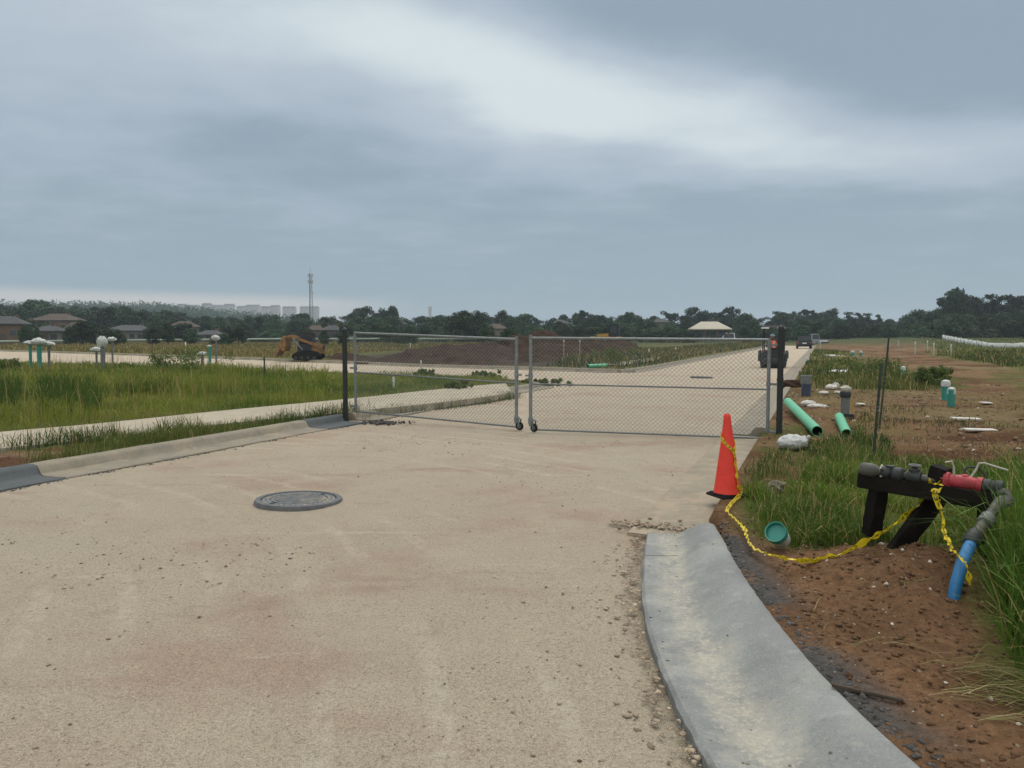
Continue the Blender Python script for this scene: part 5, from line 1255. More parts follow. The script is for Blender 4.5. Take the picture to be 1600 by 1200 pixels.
# far apartment blocks on the low rise
BLK = [(262, 276, 479.5, 'leftmost'), (279, 291, 477, 'second from left'), (293, 312, 478.5, 'third from left'), (318, 330, 476, 'fourth from left'), (331, 349, 478.5, 'fifth from left'), (352, 366, 477, 'sixth from left'), (372, 384, 480.5, 'seventh from left'),
       (386, 406, 478.2, 'eighth from left'), (410, 421, 481, 'fourth from right'), (424, 437, 479, 'third from right'), (443, 462, 481, 'second from right'), (470, 498, 480.5, 'rightmost')]
for i, (x0, x1, yt, pos) in enumerate(BLK):
    dd = 1500+(i*37) % 90; lab = pos+' of the pale apartment blocks on the distant skyline'
    c = W((x0+x1)/2, 500, dd); wd = (x1-x0)/1200*dd; zt = W(400, yt, dd).z; zb = float(hills(np.array([c.x]), np.array([c.y]))[0])-1
    bdg = empty('apartment_block', (c.x, c.y, zb), 0, lab, 'apartment block', 'distant apartment blocks'); hh = zt-zb
    MB().box((0, 0, hh/2), (wd*.97, 16, hh)).build('wall', M['concreteb'], bdg)
    rf = MB().box((0, 0, hh+.4), (wd*.99, 17, .8)).build('roof', M['roofgrey'], bdg)
    for x in np.arange(-wd*.4, wd*.41, wd*.2): MB().box((x, 0, hh+1.8), (4, 5, 2.4)).build('roof_housing', M['concreteb'], rf)
    ncol = max(2, int(wd/6)); nfl = max(2, int(hh/4.2))
    ncol = min(ncol, 12); nfl = min(nfl, 7)
    for a in range(ncol):
        for b in range(nfl): MB().box((-wd*.46+(a+.5)*wd*.92/ncol, -8.03, hh-2.2-b*3.6), (wd*.92/ncol*.62, .1, 1.3)).build('window', M['farwindow'], bdg)
c = W(672, 500, 1250); zt = W(672, 478, 1250).z; bt = empty('water_tower', (c.x, c.y, 0), 0, 'lone pale tower rising over the trees behind the left gate leaf', 'tower')
MB().lathe((0, 0, 0), [(3.2, 0), (2.8, 8), (2.4, zt-9), (2.9, zt-7)], 16).build('shaft', M['concreteb'], bt)
MB().lathe((0, 0, 0), [(2.9, zt-7.2), (3.0, zt-1.5), (2.0, zt-.3), (.1, zt)], 16).build('tank', M['concreteb'], bt)
# telecom mast
c = W(486, 500, 420); zt = W(486, 427, 420).z; ms_ = empty('telecom_mast', (c.x, c.y, 0), R(10), 'tall lattice telecom mast standing alone over the far left trees', 'mast')
mb = MB(); w0, w1 = 1.5, .55
def cor(z, k): ww = w0+(w1-w0)*z/zt; a = k*2*math.pi/3+.3; return Vector((ww*math.cos(a), ww*math.sin(a), z))
for k in range(3): mb.tube([cor(0, k), cor(zt, k)], .13, 6)
mb.build('mast_leg', M['mast'], ms_); mb = MB(); z = 0
while z < zt-2:
    for k in range(3): mb.tube([cor(z, k), cor(z+2, (k+1) % 3)], .06, 4); mb.tube([cor(z+2, k), cor(z+2, (k+1) % 3)], .05, 4)
    z += 2
mb.build('lattice_bracing', M['mast'], ms_)
for z in (zt-1.2, zt-4.5):
    ring = MB(); ring.tube([Vector((1.1*math.cos(a*math.pi/6), 1.1*math.sin(a*math.pi/6), z)) for a in range(12)], .09, 5, closed=True); rg = ring.build('antenna_platform', M['mast'], ms_)
    for k in range(6):
        a = k*math.pi/3; MB().box((1.25*math.cos(a), 1.25*math.sin(a), z), (.35, .35, 2.0), Matrix.Rotation(a, 3, 'Z')).build('panel_antenna', M['cap'], rg)
MB().lathe((.9, -.6, zt*.70), [(.001, 0), (.5, -.1), (.6, -.3)], 12, (0, 1, 0)).build('dish', M['cap'], ms_)
MB().tube([(0, 0, zt), (0, 0, zt+3)], .06, 5).build('lightning_rod', M['mast'], ms_)

# ------------------------------------------------------------------ white silt fence on the right, low fence on the left
def fabric_fence(pts, name, mat, label, cat, step=1.2, stake=True, sag=.06):
    """pts: (x,y,zbase,height)"""
    root = empty(name, (pts[0][0], pts[0][1], 0), 0, label, cat); P = []
    for a, b in zip(pts[:-1], pts[1:]):
        n_ = max(1, int(math.hypot(b[0]-a[0], b[1]-a[1])/step))
        for k in range(n_): t = k/n_; P.append([a[j]+(b[j]-a[j])*t for j in range(4)])
    P.append(list(pts[-1])); vs = []; fs = []
    for i, q in enumerate(P):
        wv = .12*math.sin(i*1.9)+.06*math.sin(i*.7); lift = sag*math.sin(i*2.7)+sag*.7*math.sin(i*1.13)
        for k in range(3): vs.append((q[0]-pts[0][0], q[1]-pts[0][1]+wv*(1 if k == 1 else .4), q[2]+q[3]*(k/2)*(1+lift)))
    for i in range(len(P)-1):
        for k in range(2): fs.append((i*3+k, i*3+k+1, (i+1)*3+k+1, (i+1)*3+k))
    o_ = MB().add(vs, fs).build('fabric', M[mat], root, True); md = o_.modifiers.new('thick', 'SOLIDIFY'); md.thickness = .02
    for i in range(0, len(P), 4): q = P[i]; MB().box((q[0]-pts[0][0], q[1]-pts[0][1]+.15, q[2]+q[3]*.5), (.07, .05, q[3]*1.25)).build('stake', M['stakeg'], root)
    return root
def fp(px, yt, yb, dd): a = W(px, yb, dd); b = W(px, yt, dd); return (a.x, a.y, a.z-.1, b.z-a.z+.1)
fabric_fence([fp(1447, 521, 526, 190), fp(1462, 521.5, 530, 170), fp(1482, 525, 534, 150), fp(1510, 530, 539.5, 125), fp(1545, 535.5, 544, 104), fp(1572, 536.5, 544.5, 100), fp(1605, 535, 545, 96), fp(1700, 535, 546, 92), fp(1850, 536, 548, 88)], 'silt_fence', 'silt', 'long white silt fence winding below the dark trees on the right', 'fence')
fabric_fence([fp(-150, 533, 534.5, 130), fp(60, 531.5, 533.5, 135), fp(200, 530, 532, 150), fp(430, 528.2, 530, 160), fp(600, 527.8, 529.5, 165), fp(760, 528, 530, 170)], 'field_fence', 'stakeg', 'low grey fence line along the far edge of the left field', 'fence', 2.5, sag=.02)
# ------------------------------------------------------------------ grass
def blades(name, pts, hgt, wid, colr, lean=.5, mat=None, label=None, cat=None, flat=False, ldir=None):
    """pts (n,3); hgt, wid (n); colr (n,3) -> one mesh of curved three-segment blades"""
    n = len(pts); a = rng.random(n)*2*np.pi; la = rng.random(n)*2*np.pi if ldir is None else ldir + rng.normal(0, .35, n)
    ln = (rng.random(n)**1.3)*lean; side_ = np.stack([np.cos(a), np.sin(a), np.zeros(n)], -1); ld = np.stack([np.cos(la), np.sin(la), np.zeros(n)], -1)
    V = np.zeros((n, 7, 3))
    for j, t in enumerate((0, .38, .74)):
        bend = t**1.8*ln*1.0; z = hgt*t*np.sqrt(np.clip(1-(.75*bend)**2, .05, 1)) if not flat else hgt*.12*np.sin(np.pi*t)+.01*t
        c = pts + ld*(hgt*bend)[:, None]*(1 if not flat else 0) + (ld*(hgt*t)[:, None] if flat else 0); c = c.copy(); c[:, 2] += z
        wj = wid*(1-.45*t); V[:, 2*j] = c-side_*wj[:, None]/2; V[:, 2*j+1] = c+side_*wj[:, None]/2
    t = 1.0; bend = ln; z = hgt*np.sqrt(np.clip(1-(.75*bend)**2, .05, 1))*.93 if not flat else np.full(n, .01)
    tip = pts + ld*(hgt*bend)[:, None]*(1 if not flat else 0) + (ld*hgt[:, None] if flat else 0); tip = tip.copy(); tip[:, 2] += z; V[:, 6] = tip
    base = (np.arange(n)*7)[:, None]; F = np.concatenate([base+np.array([[0, 1, 3, 2]]), base+np.array([[2, 3, 5, 4]]), base+np.array([[4, 5, 6]])], 1)
    cnt = np.tile([4, 4, 3], n)
    T = np.repeat(colr[:, None, :], 7, 1).reshape(-1, 3)
    me = np_mesh(name, V.reshape(-1, 3), F.ravel(), cnt, mat or M['grass'], T.astype(np.float32)); o = link(name, me)
    return tag(o, label, cat, kind='stuff')
def scatter_px(poly, dens_fn, n_try, z=.12, box=None):
    """rejection scatter in world inside polygon(s)"""
    P = np.array(poly); x0, y0 = P.min(0); x1, y1 = P.max(0)
    x = rng.uniform(x0, x1, n_try); y = rng.uniform(y0, y1, n_try); area = (x1-x0)*(y1-y0)
    keep = sdist(x, y, poly) < 0; x, y = x[keep], y[keep]
    p = dens_fn(x, y)*area/n_try; k = rng.random(len(x)) < p; return x[k], y[k]
def palette(n, x, y, a, b, dry, dryp, fseed=3, fsc=.25):
    f = np.clip((fbm(x, y, fsc, 4, fseed)-.5)*3.4+.5, 0, 1)[:, None]; q = rng.random((n, 1))*.5; c = np.array(a)*(1-f)+np.array(b)*f; c = c*(.75+q)
    d_ = rng.random(n) < dryp; c[d_] = np.array(dry)*(.7+.6*rng.random((d_.sum(), 1))); return c
def put(x, y, lift=-.01): return np.stack([x, y, terr(x, y)+lift], -1)

G1, G2, DRY = (.080, .145, .016), (.215, .250, .036), (.38, .29, .12)
# left field between the pavement and the cross street
field = [tuple(p) for p in SW_F[::-1][1:]] + [tuple(near_edge[i]) for i in (2, 3, 4, 5, 6, 7, 8, 9, 10)][::1]
field = [tuple(p) for p in SW_F] + [near_edge[i] for i in range(2, 11)]
x, y = scatter_px(field, lambda x, y: np.clip(900*(11/np.sqrt(x*x+y*y))**2.0, 35, 900), 900000)
dd = np.sqrt(x*x+y*y); kp = sdist(x, y, SWPOLY) > .10; kp &= sdist(x, y, ROAD) > .55
ang = x/y; kp &= ang > -.95; x, y, dd = x[kp], y[kp], dd[kp]; n = len(x); print('field', n)
hm = .20+.42*sm(fbm(x, y, .45, 4, 9), .35, .68); hm *= np.where(ang[kp] > -.24, .42, 1.0)      # mown shorter toward the corner
hm *= .45+.55*sm(sdist(x, y, SWPOLY), .0, 1.2); hm *= 1-.45*sm(dd, 26, 44)
h = hm*.86*(.45+.85*rng.random(n)); wd = np.clip(.006*dd/11, .008, .034)*(.7+.6*rng.random(n))
blades('field_grass', put(x, y), h, wd, palette(n, x, y, G1, G2, DRY, .12, fsc=.45), .85)
# dark clumps of tall weeds toward the left edge
for q, hh in ((pz([(60, 655), (60, 615), (150, 612), (160, 650)]), .62), (pz([(-80, 655), (-60, 605), (35, 608), (30, 650)]), .60), (pz([(180, 622), (190, 600), (260, 598), (270, 618)]), .40)):
    x, y = scatter_px(q, lambda x, y: np.full(len(x), 260.)*sm(fbm(x, y, .9, 3, 61), .38, .55), 60000); n = len(x)
    blades('tall_weeds', put(x, y), hh*(.5+.6*rng.random(n)), np.full(n, .016), palette(n, x, y, (.040, .085, .014), (.085, .135, .022), DRY, .03), .6)
# sparse seed stalks and taller weeds in it
x, y = scatter_px(field, lambda x, y: np.full(len(x), 3.0)*sm(fbm(x, y, .4, 3, 19), .45, .7), 60000); kp = (sdist(x, y, SWPOLY) > .3) & (sdist(x, y, ROAD) > .8) & (x/y < -.24); x, y = x[kp], y[kp]; n = len(x)
blades('seed_grass', put(x, y), .55+.35*rng.random(n), np.full(n, .014), palette(n, x, y, (.20, .17, .06), (.30, .24, .10), DRY, .5), .35)
# verge between kerb and pavement
vp = [U(UL-.62, s) for s in (-3, 2, 6, 10, 14, 18, 22.5)] + SW_N[::-1]
x, y = scatter_px(vp, lambda x, y: np.clip(1500*(9/np.sqrt(x*x+y*y))**1.6, 100, 1500), 400000); kp = (sdist(x, y, SWPOLY) > -.12) & (sdist(x, y, ROAD) > .62)
redz = pz([(-500, 830), (-200, 745), (0, 706), (110, 692), (160, 700), (60, 724), (-200, 775), (-500, 900)]); kp &= (sdist(x, y, redz)+(fbm(x, y, 2, 3, 5)-.5)*.8 > 0) | (rng.random(len(x)) < .04)
x, y = x[kp], y[kp]; n = len(x); print('verge', n); dd = np.sqrt(x*x+y*y)
blades('verge_grass', put(x, y), (.08+.17*fbm(x, y, .9, 3, 2))*(.6+.8*rng.random(n)), np.clip(.005*dd/9, .005, .02), palette(n, x, y, (.05, .092, .018), (.105, .140, .028), DRY, .10, fsc=.8), 1.0)
# tufts leaning over the pavement
tx, ty = [], []
for t in np.linspace(0, 1, 60):
    i = t*(len(SW_N)-1); k = int(min(i, len(SW_N)-2)); f = i-k; px_ = SW_N[k][0]*(1-f)+SW_N[k+1][0]*f; py_ = SW_N[k][1]*(1-f)+SW_N[k+1][1]*f
    if rnd.random() < .6: m_ = int(40+60*rnd.random()); tx += list(px_+rng.normal(0, .14, m_)); ty += list(py_+rng.normal(-.03, .10, m_))
x, y = np.array(tx), np.array(ty); n = len(x); blades('verge_tufts', put(x, y), .16+.20*rng.random(n), np.full(n, .010), palette(n, x, y, (.05, .09, .018), (.11, .14, .03), DRY, .12, fsc=.8), 1.0)
# far verge strip and field past the cross street
P_far = pz([(-300, 541), (0, 546), (130, 550), (350, 557), (470, 560), (560, 552), (760, 541), (760, 533), (-300, 533)])
x, y = scatter_px(P_far, lambda x, y: np.clip(14*(60/np.sqrt(x*x+y*y))**2, 2, 14), 500000); kp = sdist(x, y, ROAD) > .7; x, y = x[kp], y[kp]; n = len(x); dd = np.sqrt(x*x+y*y)
blades('far_field_grass', put(x, y), .22+.25*rng.random(n), np.clip(.0010*dd, .05, .12), palette(n, x, y, (.085, .105, .028), (.185, .155, .06), DRY, .25, fsc=.06), .9)
P_mid = pz([(850, 575), (900, 560), (985, 549), (1190, 536), (1190, 541), (1090, 556), (1010, 575), (985, 580), (930, 578)])
x, y = scatter_px(P_mid, lambda x, y: np.full(len(x), 22.), 200000); kp = (sdist(x, y, ROAD) > .65) & ~((toU(x, y)[0] > -10.6) & (toU(x, y)[0] < -9.2) & (rng.random(len(x)) < .8)); x, y = x[kp], y[kp]; n = len(x); dd = np.sqrt(x*x+y*y)
blades('roadside_grass', put(x, y), (.18+.35*fbm(x, y, .3, 3, 7))*(.6+.8*rng.random(n)), np.clip(.0011*dd, .03, .10), palette(n, x, y, (.055, .085, .03), (.12, .12, .04), DRY, .2, fsc=.2), .9)
# right-hand verge: short dense grass round the stand, patches beyond
def rgrass(poly, dens, hfun, wscale, cols, name, ntry=300000, lean=1.0, dryp=.08, soft=.25, fsc=.9):
    x, y = scatter_px(poly, dens, ntry); s_ = sdist(x, y, poly)+(fbm(x, y, 2.2, 3, 33)-.5)*soft*2; kp = (s_ < 0) & (sdist(x, y, ROAD) > .66); x, y = x[kp], y[kp]; n = len(x); dd = np.sqrt(x*x+y*y)
    blades(name, put(x, y), hfun(x, y)*(.5+.9*rng.random(n)), np.clip(wscale*dd, .0035, .08), palette(n, x, y, cols[0], cols[1], DRY, dryp, fsc=fsc), lean); print(name, n)
PA = pz([(1168, 806), (1160, 775), (1200, 748), (1345, 724), (1700, 735), (1700, 1000), (1562, 1000), (1548, 905), (1500, 866), (1400, 862), (1330, 866), (1250, 862), (1185, 842)])
rgrass(PA, lambda x, y: np.full(len(x), 3400.)*np.clip(.15+1.3*sm(x, 1.65, 2.5), 0, 1)*(.06+.94*sm(fbm(x, y, 2.4, 4, 92), .40, .60)), lambda x, y: .03+.17*fbm(x, y, 2.2, 3, 12)+.05*sm(x, 1.7, 2.4), .0010, ((.050, .100, .010), (.125, .200, .020)), 'short_grass', 200000, 1.2, .09)
# tall grass at the right edge of the picture
PT = pz([(1545, 870), (1560, 940), (1560, 1010), (1600, 1075), (1720, 1130), (2050, 1130), (2050, 830), (1800, 790), (1600, 800), (1560, 830)])
rgrass(PT, lambda x, y: np.full(len(x), 1200.), lambda x, y: .30+.36*fbm(x, y, 1.5, 3, 14), .0017, ((.045, .115, .010), (.13, .21, .028)), 'tall_grass', 160000, 1.15, .06)
PT2 = pz([(1480, 760), (1480, 830), (1560, 850), (1620, 900), (1900, 900), (1900, 745), (1600, 735)])
rgrass(PT2, lambda x, y: np.full(len(x), 900.), lambda x, y: .14+.20*fbm(x, y, 1.5, 3, 15), .0011, ((.045, .11, .012), (.11, .18, .026)), 'tall_grass', 120000, 1.1, .08)
PB3 = pz([(1230, 700), (1300, 690), (1345, 665), (1385, 690), (1420, 740), (1345, 730), (1200, 752), (1170, 775), (1160, 740)])
rgrass(PB3, lambda x, y: 900*sm(fbm(x, y, .9, 3, 71), .36, .6), lambda x, y: .07+.12*fbm(x, y, 1, 3, 12), .0009, ((.040, .085, .016), (.09, .13, .03)), 'patchy_grass', 200000, 1.0, .15)
PC3 = pz([(1300, 640), (1600, 640), (1900, 680), (1900, 750), (1600, 735), (1420, 740), (1380, 700), (1330, 690)])
rgrass(PC3, lambda x, y: 170*sm(fbm(x, y, .8, 4, 72), .52, .66), lambda x, y: .06+.08*fbm(x, y, 1, 3, 12), .0009, ((.055, .085, .022), (.12, .13, .04)), 'patchy_grass', 200000, 1.2, .3)
for q, hh in ((P_GR2[1], .28), (P_GR2[2], .42), (P_GR2[3], .5), (P_GR2[4], .5)):
    rgrass(q, lambda x, y: np.clip(240*(20/np.sqrt(x*x+y*y))**2, 3, 240)*sm(fbm(x, y, .25, 3, 44), .25, .6), lambda x, y: hh*(.15+1.0*fbm(x, y, .5, 4, 16)), .0010, ((.050, .085, .020), (.120, .145, .036)), 'rough_grass', 400000, 1.0, .15, 2.6, .3)
for q, hh in ((pz([(1290, 735), (1330, 690), (1375, 700), (1395, 735), (1345, 745)]), .30), (pz([(1255, 748), (1300, 728), (1330, 742), (1290, 756)]), .22)):
    rgrass(q, lambda x, y: np.full(len(x), 900.)*sm(fbm(x, y, 2.5, 3, 9), .35, .6), lambda x, y: hh*(.4+.9*fbm(x, y, 1.4, 3, 12)), .0008, ((.05, .10, .018), (.10, .15, .03)), 'weedy_grass', 60000, .7, .15)
# bent dry straw at lower right, loose straws on the dirt
P_str = pz([(1325, 1010), (1400, 1005), (1500, 1030), (1620, 1060), (1760, 1120), (1760, 1200), (1600, 1165), (1480, 1110), (1360, 1060)])
x, y = scatter_px(P_str, lambda x, y: 1500*sm(fbm(x, y, 4, 3, 55), .34, .6), 90000); n = len(x)
blades('bent_straw', put(x, y, .012), .14+.22*rng.random(n), np.full(n, .0044), palette(n, x, y, (.15, .165, .040), (.27, .23, .09), (.34, .27, .13), .4), 1.2, flat=True, ldir=-.55)
x, y = scatter_px(pz([(1180, 860), (1400, 872), (1560, 900), (1600, 1150), (1440, 1120), (1300, 1020)]), lambda x, y: np.full(len(x), 30.), 8000); n = len(x)
blades('loose_straw', put(x, y, .012), .06+.16*rng.random(n), np.full(n, .0028), palette(n, x, y, (.22, .18, .08), (.32, .26, .14), (.34, .27, .13), .4), 1.2, flat=True)
x, y = scatter_px(pz([(1190, 770), (1345, 728), (1700, 742), (1900, 1000), (1640, 1060), (1545, 900), (1500, 862), (1250, 862)]), lambda x, y: np.full(len(x), 55.), 20000); kp = sdist(x, y, ROAD) > .7; x, y = x[kp], y[kp]; n = len(x)
blades('seed_stalks', put(x, y), .18+.26*rng.random(n), np.full(n, .0035), palette(n, x, y, (.24, .22, .08), (.36, .30, .15), DRY, .5), .8)
# litter of sparse blades over the red dirt
x, y = scatter_px(pz([(1200, 600), (1560, 600), (1900, 700), (1900, 760), (1400, 760), (1180, 770)]), lambda x, y: np.full(len(x), 45.)*sm(fbm(x, y, .6, 3, 15), .45, .7), 200000); kp = sdist(x, y, ROAD) > .7; x, y = x[kp], y[kp]; n = len(x)
blades('stray_grass', put(x, y), .05+.08*rng.random(n), np.full(n, .009), palette(n, x, y, (.07, .085, .025), (.14, .13, .05), DRY, .4), 1.3)

# ------------------------------------------------------------------ stones
def stones(name, x, y, z, size, colr, flatness=.6):
    n = len(x); base = np.array([(0, 0, 1), (.9, 0, .25), (.28, .86, .2), (-.73, .53, .3), (-.73, -.53, .15), (.28, -.86, .3), (.73, .53, -.35), (-.28, .86, -.3), (-.9, 0, -.3), (-.28, -.86, -.35), (.73, -.53, -.3), (0, 0, -1)], float)
    f = np.array([(0, 1, 2), (0, 2, 3), (0, 3, 4), (0, 4, 5), (0, 5, 1), (1, 6, 2), (2, 7, 3), (3, 8, 4), (4, 9, 5), (5, 10, 1), (2, 6, 7), (3, 7, 8), (4, 8, 9), (5, 9, 10), (1, 10, 6), (11, 7, 6), (11, 8, 7), (11, 9, 8), (11, 10, 9), (11, 6, 10)])
    V = base[None]*(1+rng.normal(0, .27, (n, 12, 1))); V = V*np.stack([np.ones(n), .6+.4*rng.random(n), flatness*(.5+.6*rng.random(n))], -1)[:, None]
    a = rng.random(n)*6.28; c, s_ = np.cos(a)[:, None], np.sin(a)[:, None]; X_ = V[..., 0]*c-V[..., 1]*s_; Y_ = V[..., 0]*s_+V[..., 1]*c
    V = np.stack([X_, Y_, V[..., 2]], -1)*size[:, None, None] + np.stack([x, y, z], -1)[:, None]
    F = (f[None]+(np.arange(n)*12)[:, None, None]).reshape(-1); T = np.repeat(colr[:, None], 12, 1).reshape(-1, 3)
    me = np_mesh(name, V.reshape(-1, 3), F, np.full(n*20, 3), M['stone'], T.astype(np.float32)); return tag(link(name, me), kind='stuff')
def stonecol(n, a, b): t = rng.random((n, 1)); return (np.array(a)*(1-t)+np.array(b)*t)*(.8+.4*rng.random((n, 1)))
# on the road
near = pz([(-900, 1300), (0, 770), (600, 668), (1190, 700), (1050, 800), (1000, 950), (1120, 1300)], 0)
x, y = scatter_px(near, lambda x, y: 150*np.clip(sm(fbm(x, y, 1.1, 4, 81), .42, .72), .08, 1)*(y < 14), 120000); kp = sdist(x, y, ROAD) < -.05; x, y = x[kp], y[kp]; n = len(x)
stones('road_gravel', x, y, np.full(n, -.001), .003+.012*rng.random(n)**4.0, stonecol(n, (.46, .38, .28), (.17, .125, .09)))
# broken edge of the base course along the new kerb
kx, ky, ksz, kz = [], [], [], []
A_ = resample(KFull, .02)
for p in A_:
    if p.y < 0.5: continue
    m_ = rng.poisson(4.5)
    for _ in range(m_):
        e_ = abs(rng.normal(0, .06))+.16*(rnd.random() < .12); kx.append(p.x-.01-e_); ky.append(p.y+rng.normal(0, .03)); ksz.append(.003+.019*rnd.random()**3.5)
q_ = G(1050, 790, 0)
for _ in range(600): 
    jj = rng.normal(.03, .13)*rng.random(); ii = rng.uniform(-.22, .60); vv = U(UR+ii, 6.30+jj-.10*ii); kx.append(vv[0]); ky.append(vv[1]); ksz.append(.003+.022*rnd.random()**3.5)
x, y = np.array(kx), np.array(ky); n = len(x); kz = np.zeros(n); kz[-600:] = .030; stones('kerb_rubble', x, y, kz, np.array(ksz), stonecol(n, (.46, .375, .275), (.24, .185, .135)), .5)
# far side of the left kerb gutter
x = []; y = []
for s in np.arange(sA-3, sC+1.2, .02):
    for _ in range(rng.poisson(2.2 if s < sA+.6 else .7)):
        u, v = U(UL+abs(rng.normal(.03, .05)), s); x.append(u); y.append(v)
x, y = np.array(x), np.array(y); n = len(x); stones('gutter_rubble', x, y, np.full(n, .0), .005+.016*rng.random(n)**2, stonecol(n, (.13, .125, .115), (.07, .066, .06)), .7)
c_ = G(600, 660, .02); n = 160; stones('asphalt_rubble', c_.x+rng.normal(0, .22, n), c_.y+rng.normal(0, .12, n), np.full(n, .02), .012+.035*rng.random(n)**2, stonecol(n, (.06, .06, .058), (.10, .095, .09)), .7)
# grit and crumbs lying on the new kerb itself
n = 260; ii = rng.integers(8, KV.shape[0]-2, n); kk = (rng.random(n)**1.6*10).astype(int)+2; tt_ = rng.random(n)[:, None]; P_ = KV[ii, kk]*(1-tt_)+KV[ii, np.minimum(kk+1, 12)]*tt_
stones('kerb_grit', P_[:, 0], P_[:, 1], P_[:, 2]+.001, .0022+.010*rng.random(n)**3.5, stonecol(n, (.07, .06, .05), (.36, .30, .22)), .5)
# on the dirt
x, y = scatter_px(pz([(1150, 790), (1230, 850), (1560, 860), (1800, 1250), (1480, 1230), (1280, 1020)]), lambda x, y: np.full(len(x), 650.), 40000); kp = sdist(x, y, ROAD) > .05
dkb = sdist(x, y, KB+[(KB[-1][0]+.05, KB[-1][1])]+KB[::-1]); inside = sdist(x, y, [tuple(v) for v in KFull]+[tuple(v) for v in KBull[::-1]]) < .01; kp &= ~inside; x, y = x[kp], y[kp]; n = len(x)
cc = stonecol(n, (.105, .056, .030), (.17, .105, .062)); w_ = rng.random(n) < .035; cc[w_] = (.55, .50, .42)
stones('dirt_clods', x, y, terr(x, y)+.002, .003+.018*rng.random(n)**3.5, cc, .8)
x = []; y = []
for p in resample(KB, .02):
    for _ in range(rng.poisson(1.8)): x.append(p.x+abs(rng.normal(.02, .055))); y.append(p.y+rng.normal(.03, .04))
x, y = np.array(x), np.array(y); n = len(x); stones('crushed_stone', x, y, terr(x, y)+.0, .006+.016*rng.random(n)**2, stonecol(n, (.12, .12, .118), (.07, .068, .065)), .7)
x, y = scatter_px(pz([(1180, 600), (1560, 600), (1900, 720), (1900, 760), (1200, 760)]), lambda x, y: np.full(len(x), 26.), 120000); kp = sdist(x, y, ROAD) > .7; x, y = x[kp], y[kp]; n = len(x)
cc = stonecol(n, (.15, .09, .055), (.26, .18, .12)); w_ = rng.random(n) < .06; cc[w_] = (.50, .45, .38)
stones('dirt_clods', x, y, terr(x, y)+.004, .012+.045*rng.random(n)**3, cc, .6)

# ------------------------------------------------------------------ leafy things
def leaf_cloud(centers, radii, per, size, seed, squash=.8, flat=0):
    q = np.random.default_rng(seed); C_ = np.repeat(centers, per, 0); R_ = np.repeat(radii, per)
    d_ = q.normal(size=(len(C_), 3)); d_ /= np.linalg.norm(d_, axis=1)[:, None]; rad = R_*(.35+.75*q.random(len(C_))**.6)
    P = C_ + d_*rad[:, None]*np.array([1, 1, squash]); nrm = d_*.6+q.normal(0, .6, d_.shape)+np.array([0, 0, .35]); nrm /= np.linalg.norm(nrm, axis=1)[:, None]
    r_ = q.normal(size=nrm.shape); t1 = np.cross(nrm, r_); t1 /= np.linalg.norm(t1, axis=1)[:, None]; t2 = np.cross(nrm, t1)
    s_ = (size*(.6+.8*q.random(len(C_))))[:, None]; V = np.stack([P-t1*s_, P+t2*s_*.5, P+t1*s_, P-t2*s_*.5], 1)
    ct = np.repeat(.70+.6*q.random(len(centers)), per)*(.85+.3*q.random(len(C_))); T = np.repeat(np.stack([ct*(1+.15*q.random(len(ct))), ct, ct*.95], -1)[:, None], 4, 1).reshape(-1, 3)
    return V.reshape(-1, 3), T
